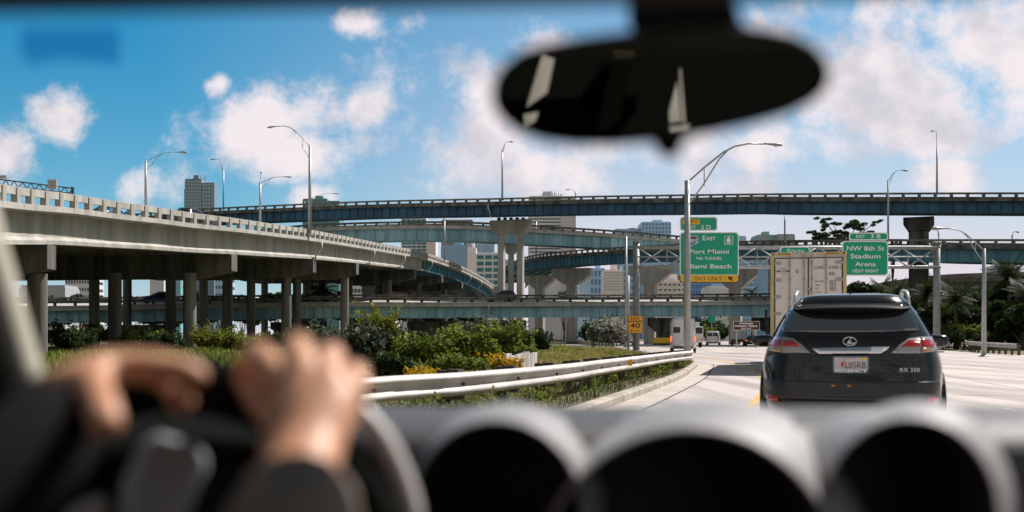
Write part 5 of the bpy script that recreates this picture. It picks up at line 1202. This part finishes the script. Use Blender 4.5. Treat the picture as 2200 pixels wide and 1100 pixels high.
# ================================================================== the car the photo is taken from
def interior():
    root = empty('car', (0, .9, .9), 'out of focus car interior, black mirror, three hooded gauges and a steering wheel', 'car')
    o = root.location
    def q(px, py, Y): return W(px, py, Y) - o
    M_lin = mat('olive roof lining', (.055,.05,.032), (.045,.04,.028), 40, .95, bump=.2); M_blk = mat('soft black trim', (.006,.007,.006), (.009,.010,.009), 60, .9, bump=.15, spec=.03)
    M_dash = mat('grey leather dash', (.062,.062,.07), (.05,.05,.056), 30, .5, bump=.25); M_hood = mat('pale grey cowl leather', (.30,.29,.295), (.25,.245,.25), 18, .4, bump=.25); M_pil = mat('pale pillar trim', (.42,.40,.33), rough=.7)
    M_hood2 = mat('hood edge glare', (.55,.53,.52), rough=.35); M_face = mat('gauge face black', (.035,.038,.034), rough=.9, spec=.2); M_sat = mat('satin grey trim', (.30,.35,.40), rough=.4)
    # roof with its front edge
    mb = MB(); rings = []
    for px, py in ((-250,34),(-60,30),(200,27),(700,19),(1340,9),(1600,2),(2250,-22),(3300,-60)):
        e = q(px, py, .54); rings.append([e, e+Vector((0,-.012,-.004)), e+Vector((0,-.05,.02)), e+Vector((0,-1.5,.13)), e+Vector((0,-1.5,.17)), e+Vector((0,.03,.035))])
    mb.loft(rings).build('roof_lining', M_lin, root, smooth=False)
    # mirror: outline from the front, rounded back, stem up to the roof
    out = [(1069,200),(1074,165),(1095,135),(1130,108),(1180,92),(1250,80),(1330,70),(1400,62),(1480,58),(1560,56),(1640,62),(1700,74),(1745,98),(1770,128),(1777,158),(1766,190),(1738,215),(1690,238),(1620,258),(1540,276),(1470,288),(1400,297),(1320,303),(1240,302),(1180,294),(1125,276),(1092,250),(1075,226)]
    cam_p = Vector((0,0,HC)); pc = W(1425, 188, .68); yw = -1.25
    nrm = ((cam_p-pc).normalized() + (Vector((.26,-1.25,1.08))-pc).normalized()).normalized()
    def qm(px, py, off=0):                      # a point of the outline, off metres behind the mirror face
        d = (W(px, py, 1.0)-cam_p); t = (pc-cam_p).dot(nrm)/d.dot(nrm); return cam_p + d*t - nrm*off - o
    c2 = np.mean(np.array(out), 0); sc = lambda k: [(c2[0]+(a-c2[0])*k*1.022, c2[1]+(b-c2[1])*k*1.04+3) for a, b in out]
    M_mb = mat('mirror shell black', (.006,.0065,.006), rough=.8, spec=.1)
    mb = MB().loft([[qm(a, b, 0) for a, b in sc(.955)], [qm(a, b, .004) for a, b in sc(1.01)], [qm(a, b, .012) for a, b in sc(1.025)], [qm(a, b, .03) for a, b in sc(.98)], [qm(a, b, .05) for a, b in sc(.8)], [qm(a, b, .058) for a, b in sc(.5)]])
    mir = mb.build('rear_view_mirror', M_mb, root, smooth=True)
    gl = MB().loft([[qm(a, b, -.0025) for a, b in sc(.945)], [qm(a, b, .002) for a, b in sc(.95)]]).build('mirror_glass', mat('mirror glass', (.42,.43,.38), rough=.0, metal=1), root); gl.parent = mir
    st = MB().loft([[qm(a, b, y) for a, b in P] for y, P in ((.010,[(1352,-25),(1352,30),(1362,62),(1330,95),(1660,95),(1640,64),(1600,45),(1588,0),(1588,-25)]),(.045,[(1360,-25),(1360,30),(1372,62),(1345,95),(1640,95),(1620,64),(1590,45),(1580,0),(1580,-25)]))]).build('mirror_stem', M_mb, root); st.parent = mir
    kn = MB().loft([[qm(a, b, y) for a, b in P] for y, P in ((.0,[(1395,288),(1485,283),(1468,310),(1458,334),(1440,340),(1424,336),(1410,312)]),(.02,[(1395,288),(1485,283),(1468,310),(1458,334),(1440,340),(1424,336),(1410,312)]))]).build('mirror_lever', M_mb, root); kn.parent = mir
    # cabin behind the eye; the slits of its rear windows are what shows in the mirror
    def refl(px, py, yy=None):
        yy = yw if yy is None else yy
        p = qm(px, py)+o; d = (p-cam_p).normalized(); r = d - 2*d.dot(nrm)*nrm; t = (yy-p.y)/r.y; return p + r*t
    holes = [[(1165,118),(1191,127),(1176,200),(1131,232)], [(1125,246),(1158,240),(1150,262),(1127,276)], [(1459,150),(1463,146),(1473,264),(1466,266)], [(1455,172),(1463,262),(1438,266),(1437,240)], [(1437,272),(1484,266),(1478,281),(1440,286)]]
    dim = [(1318,108),(1360,110),(1330,250),(1280,278)]
    bm = bmesh.new()
    def loop(pts):
        vs = [bm.verts.new(p) for p in pts]; return [bm.edges.new((vs[i], vs[(i+1) % len(vs)])) for i in range(len(vs))]
    es = loop([Vector((-.75,yw,.25)), Vector((1.0,yw,.25)), Vector((1.0,yw,1.62)), Vector((-.75,yw,1.62))])
    for h in holes: es += loop([refl(a, b) for a, b in h])
    bmesh.ops.triangle_fill(bm, use_beauty=True, use_dissolve=False, edges=es, normal=(0,1,0))
    for v in bm.verts: v.co -= o
    M_cab = mat('dark cabin cloth', (.008,.009,.008), rough=.95, spec=.05)
    me = bpy.data.meshes.new('rear_cabin'); bm.to_mesh(me); bm.free(); me.materials.append(M_cab); rc = bpy.data.objects.new('rear_cabin', me); COL.objects.link(rc); rc.parent = root
    md = rc.modifiers.new('thick', 'SOLIDIFY'); md.thickness = .01
    print('HOLES', [[round(c, 2) for c in refl(*h[0])] for h in holes])
    for x, ye in ((-.75,.25), (1.0,-.55)): MB().box(Vector((x,(-1.24+ye)/2,.9))-o, (.03,ye+1.23,1.35)).build('cabin_side', M_cab, root); MB().box(Vector((x,.53,.62))-o, (.03,.55,.75)).build('door_panel', M_cab, root)
    MB().box(Vector((.125,-.2,.24))-o, (1.72,2.2,.03)).build('cabin_floor', M_cab, root)
    P = [refl(a, b) for a, b in dim]; MB().loft([[p-o+Vector((0,.02,0)) for p in P], [p-o+Vector((0,.06,0)) for p in P]]).build('seat_trim', mat('olive seat trim', (.05,.047,.03), rough=.8, spec=.1), root)
    # left windscreen pillar and the dark door below it
    rings = []
    for (px, py, w, Y) in ((-60,380,62,.86),(-25,520,62,.87),(0,600,60,.88),(25,690,60,.89),(50,780,62,.90),(68,830,58,.905),(78,852,34,.91)):
        c = q(px, py, Y); hw = w/2/F*Y; rings.append([c+Vector((hw*math.cos(a), .02*math.sin(a), .10*hw*math.cos(a))) for a in [2*math.pi*i/14 for i in range(14)]])
    MB().loft(rings).build('windscreen_pillar', M_pil, root, smooth=True)
    rings = []
    for (px, py, w, Y) in ((-190,380,150,.84),(-150,520,150,.85),(-90,640,140,.86),(-50,760,130,.87),(-40,860,150,.88)):
        c = q(px, py, Y); hw = w/2/F*Y; rings.append([c+Vector((hw*math.cos(a), .03*math.sin(a), 0)) for a in [2*math.pi*i/14 for i in range(14)]])
    MB().loft(rings).build('door_frame', M_blk, root, smooth=True)
    P = [(-400,800),(0,815),(100,835),(250,838),(470,850),(560,900),(620,1250),(-400,1250)]
    MB().loft([[q(a, b, .925) for a, b in P], [q(a, b, 1.0) for a, b in P]]).build('side_dash', M_blk, root)
    # dash top reaching to the foot of the windscreen
    prof = [(.93,1250),(.932,1010),(.94,955),(.958,922),(.985,907),(1.03,897),(1.12,886),(1.28,875),(1.33,874),(1.34,905),(1.34,1250)]
    rings = []
    for px in (-700,-200,300,800,1300,1800,2400,2900):
        rings.append([Vector(((px-CX)/F*.95, Y, HC+(HY-py)/F*Y))-o for Y, py in prof])
    MB().loft(rings).build('dashboard', M_dash, root, smooth=True)
    # hooded gauges: a dark dial deep in a cowl that widens away from the driver
    def hood(cx, cy, rx, ry, c2_, r2, Y0, Y1, name, sup=2.0, m=None):
        N = 56
        def ring(t, k=1.0, kt=None, dy=0):
            Y = Y0+(Y1-Y0)*t; kt = t if kt is None else kt
            A = q(cx, cy, Y0); B = q(c2_[0], c2_[1], Y1); c = A.lerp(B, kt); c.y = Y+dy-o.y
            a = (rx/F*Y0*(1-kt)+r2[0]/F*Y1*kt)*k; b_ = (ry/F*Y0*(1-kt)+r2[1]/F*Y1*kt)*k
            return [c + Vector((a*math.copysign(abs(math.cos(w))**(2/sup), math.cos(w)), 0, b_*math.copysign(abs(math.sin(w))**(2/sup), math.sin(w)))) for w in [2*math.pi*i/N for i in range(N)]]
        g = MB().loft([ring(.66,.99,0), ring(.01,.995,0), ring(-.01,1.0,0), ring(.03,1.015,.03), ring(.35,1,.42), ring(.7,1,.78), ring(1,1,1), ring(1.06,.9,1), ring(1.1,.5,1)]).build(name, m or M_hood, root, smooth=True)
        l = MB().loft([ring(.0,.984,0), ring(.62,.95,0)], cap=False).build('gauge_liner', M_face, root, smooth=True); l.parent = g; l.modifiers.new('t','SOLIDIFY').thickness = .001
        f = MB().loft([ring(.55,.96,0), ring(.62,.96,0)]).build('gauge_face', M_face, root); f.parent = g
        return g
    hood(1066,1100,184,196,(1092,1092),(226,228),.84,1.00,'gauge_hood')
    hood(1482,1262,322,338,(1520,1205),(385,348),.82,1.02,'gauge_hood')
    hood(1955,1104,186,204,(1966,1092),(226,233),.84,1.00,'gauge_hood')
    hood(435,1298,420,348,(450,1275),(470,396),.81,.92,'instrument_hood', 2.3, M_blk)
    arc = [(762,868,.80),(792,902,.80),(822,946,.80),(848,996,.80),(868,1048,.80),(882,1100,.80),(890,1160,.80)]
    MB().tube([q(*p) for p in catmull(arc, 4)], [.006+.0042*min(1, k/8) for k in range(25)], 14).build('hood_edge_glare', M_hood2, root, smooth=True)  # added pale strip standing in for sunlight on the hood's right edge
    # steering wheel: rim, hub, spokes
    cw = q(352, 1318, .775); Rw = .177; tilt = R(20)
    ring = [cw + Vector((Rw*math.cos(a), math.sin(tilt)*Rw*math.sin(a)*.5, Rw*math.sin(a))) for a in np.linspace(0, 2*math.pi, 49)]
    sw = MB().tube(ring, .0235, 16, cap=False).build('steering_wheel', M_blk, root, smooth=True)
    hb = MB().lathe([(0,-.03),(.045,-.028),(.07,-.01),(.072,.03),(0,.03)], c=cw, seg=24, M=Matrix.Rotation(R(90),3,'X')).build('horn_pad', M_blk, root, smooth=True); hb.parent = sw
    for dst in ((130,1318),(575,1318),(352,1600)):
        e = q(dst[0], dst[1], .775); sp = MB().tube([cw, cw.lerp(e,.5)+Vector((0,-.01,0)), e], [.03,.02,.015], 10).build('spoke', M_sat, root, smooth=True); sp.parent = sw
    # grey column shroud lit between the hands
    P = [(300,945),(345,930),(425,955),(455,985),(425,1060),(395,1130),(250,1130),(262,1040)]
    MB().loft([[q(a, b, .74) for a, b in P], [q(345+(a-345)*1.0, b, .80) for a, b in P]]).build('column_shroud', M_sat, root, bevel=.01)
    P = [(140,1100),(205,1062),(235,1070),(225,1130),(130,1130)]
    MB().loft([[q(a, b, .74) for a, b in P], [q(a, b, .79) for a, b in P]]).build('stalk_cover', mat('pale grey trim', (.30,.31,.31), rough=.5), root, bevel=.008)
    # blue tinted toll tag stuck to the glass
    tg = empty('toll_tag', q(150,95,.80)+o, 'dark blue see-through tag stuck to the windscreen at the upper left', 'toll tag')
    m = bpy.data.materials.new('blue tinted film'); m.use_nodes = True; T = NT(m.node_tree); t = T.n('ShaderNodeBsdfTransparent'); t.inputs[0].default_value = (.30,.62,.80,1); g = T.n('ShaderNodeBsdfGlossy'); g.inputs[1].default_value = .4; g.inputs[0].default_value = (.1,.2,.3,1)
    mx = T.n('ShaderNodeMixShader'); mx.inputs[0].default_value = .04; T.link(t.outputs[0], mx.inputs[1]); T.link(g.outputs[0], mx.inputs[2]); oo = T.n('ShaderNodeOutputMaterial'); T.link(mx.outputs[0], oo.inputs[0])
    P = [(42,60),(255,58),(258,140),(190,132),(120,128),(75,140),(46,128)]
    vs = [q(a, b, .80)+o-tg.location for a, b in P]
    k = MB().add(vs, [tuple(range(len(vs)))]).build('film', m, tg); sol = MB()
    return root
interior()

# ================================================================== the driver
def driver():
    M_skin = mat('skin', (.60,.32,.20), (.44,.21,.115), 9, .5, bump=.15); M_slv = mat('taupe sleeve cloth', (.26,.21,.175), (.20,.16,.135), 40, .9, bump=.3); M_slvd = mat('dark sleeve cloth', (.012,.012,.012), rough=.95, spec=.05)
    nt = M_skin.node_tree; p = [n for n in nt.nodes if n.type == 'BSDF_PRINCIPLED'][0]; p.inputs['Subsurface Weight'].default_value = .15; p.inputs['Subsurface Radius'].default_value = (.01,.004,.002); p.inputs['Subsurface Scale'].default_value = 1
    base = Vector((-.36,-.18,.55)); root = empty('person', base, 'driver with both hands on top of the steering wheel, brown grey sleeves, out of focus', 'person')
    V = []; Rr = []; E = []
    def node(p, r, par=None):
        V.append(Vector(p)-base); Rr.append(r*1.06); k = len(V)-1
        if par is not None: E.append((par, k))
        return k
    def chain(par, pts):
        for p, r in pts: par = node(p, r, par)
        return par
    H = lambda px, py, Y: W(px, py, Y*1.1)
    pel = node((-.36,-.20,.55), .15); waist = node((-.36,-.22,.72), .125, pel); chest = node((-.36,-.22,.95), .15, waist); neck = node((-.36,-.20,1.15), .055, chest); h1 = node((-.36,-.18,1.24), .085, neck); h2 = node((-.36,-.17,1.33), .09, h1)
    # right arm, hand with palm, four fingers and thumb
    sr = node((-.19,-.20,1.03), .06, chest); er = node((-.13,.20,.80), .042, sr); fr = node(H(600,1260,.50), .034, er)
    wr = node(H(648,985,.605), .0255, fr); pm = node(H(665,905,.63), .024, wr)
    for mcp, pip, dip, tip, r in (((588,800,.64),(550,752,.675),(530,790,.70),(525,840,.705),.0098),((645,782,.64),(640,738,.675),(632,770,.705),(628,825,.71),.0102),((705,795,.638),(712,758,.67),(705,795,.70),(700,845,.705),.0098),((750,832,.635),(765,798,.662),(770,830,.69),(768,875,.70),.0088)):
        m0 = node(H(*mcp), .0125, pm); chain(m0, [(H(*pip), r), (H(*dip), r*.93), (H(*tip), r*.8)])
    chain(pm, [(H(600,905,.635), .0125), (H(560,860,.655), .0105), (H(540,830,.68), .0095)])
    chain(pm, [(H(735,900,.632), .0125), (H(765,870,.64), .011)])
    # left arm and hand: index arched over the rim, thumb hanging inside it
    sl = node((-.54,-.20,1.03), .06, chest); el = node((-.62,.28,.86), .042, sl); fl = node(H(-60,1070,.56), .030, el)
    wl = node(H(112,858,.63), .0205, fl); pl = node(H(178,806,.635), .0150, wl)
    i0 = node(H(258,783,.64), .0125, pl); chain(i0, [(H(345,788,.645), .0110), (H(412,800,.65), .0108), (H(436,830,.652), .0112)])
    m0 = node(H(250,795,.67), .0105, pl); chain(m0, [(H(335,806,.695), .0092), (H(378,838,.69), .0092), (H(392,868,.64), .0098)])
    for (a, b, c, d, r) in (((240,790,.685),(330,800,.715),(368,835,.72),(372,865,.71),.0088),((222,800,.70),(310,812,.735),(345,840,.74),(348,866,.73),.008)):
        k = node(H(*a), .012, pl); chain(k, [(H(*b), r), (H(*c), r*.93), (H(*d), r*.8)])
    chain(pl, [(H(212,850,.60), .0108), (H(226,895,.575), .0112), (H(229,938,.572), .0112)])
    # thighs, so that the figure sits
    for s in (-1, 1): chain(pel, [((-.36+s*.10,-.10,.53), .085), ((-.36+s*.14,.32,.56), .062), ((-.36+s*.15,.62,.28), .045)])
    me = bpy.data.meshes.new('body'); me.from_pydata([tuple(v) for v in V], E, []); me.materials.append(M_skin)
    b = bpy.data.objects.new('body', me); COL.objects.link(b); b.parent = root
    sk = b.modifiers.new('skin', 'SKIN'); sk.use_smooth_shade = True
    for i, sv in enumerate(me.skin_vertices[0].data): sv.radius = (Rr[i], Rr[i]); sv.use_root = (i == 0)
    ss = b.modifiers.new('sub', 'SUBSURF'); ss.levels = 2; ss.render_levels = 2
    # sleeves and shirt
    def sleeve(pts, m=None): MB().tube([Vector(p)-base for p in pts[0]], pts[1], 18, cap=False).build('sleeve', m or M_slv, root, smooth=True).modifiers.new('t','SOLIDIFY').thickness = .003
    a = catmull([tuple(H(642,1078,.575)), tuple(H(600,1260,.50)), (-.13,.20,.80), (-.17,-.10,.98)], 6); sleeve((a, list(np.linspace(.0335,.060,len(a)))))
    a = catmull([tuple(H(88,884,.622)), tuple(H(-60,1070,.56)), (-.62,.28,.86), (-.55,-.10,.98)], 6); sleeve((a, list(np.linspace(.0285,.060,len(a)))), M_slvd)
    MB().loft([[Vector((-.36+a*math.cos(t), -.21+b_*math.sin(t), z))-base for t in [2*math.pi*i/24 for i in range(24)]] for z, a, b_ in ((.52,.19,.16),(.72,.17,.145),(.95,.205,.165),(1.05,.21,.13),(1.12,.10,.09))]).build('shirt', M_slv, root, smooth=True)
driver()
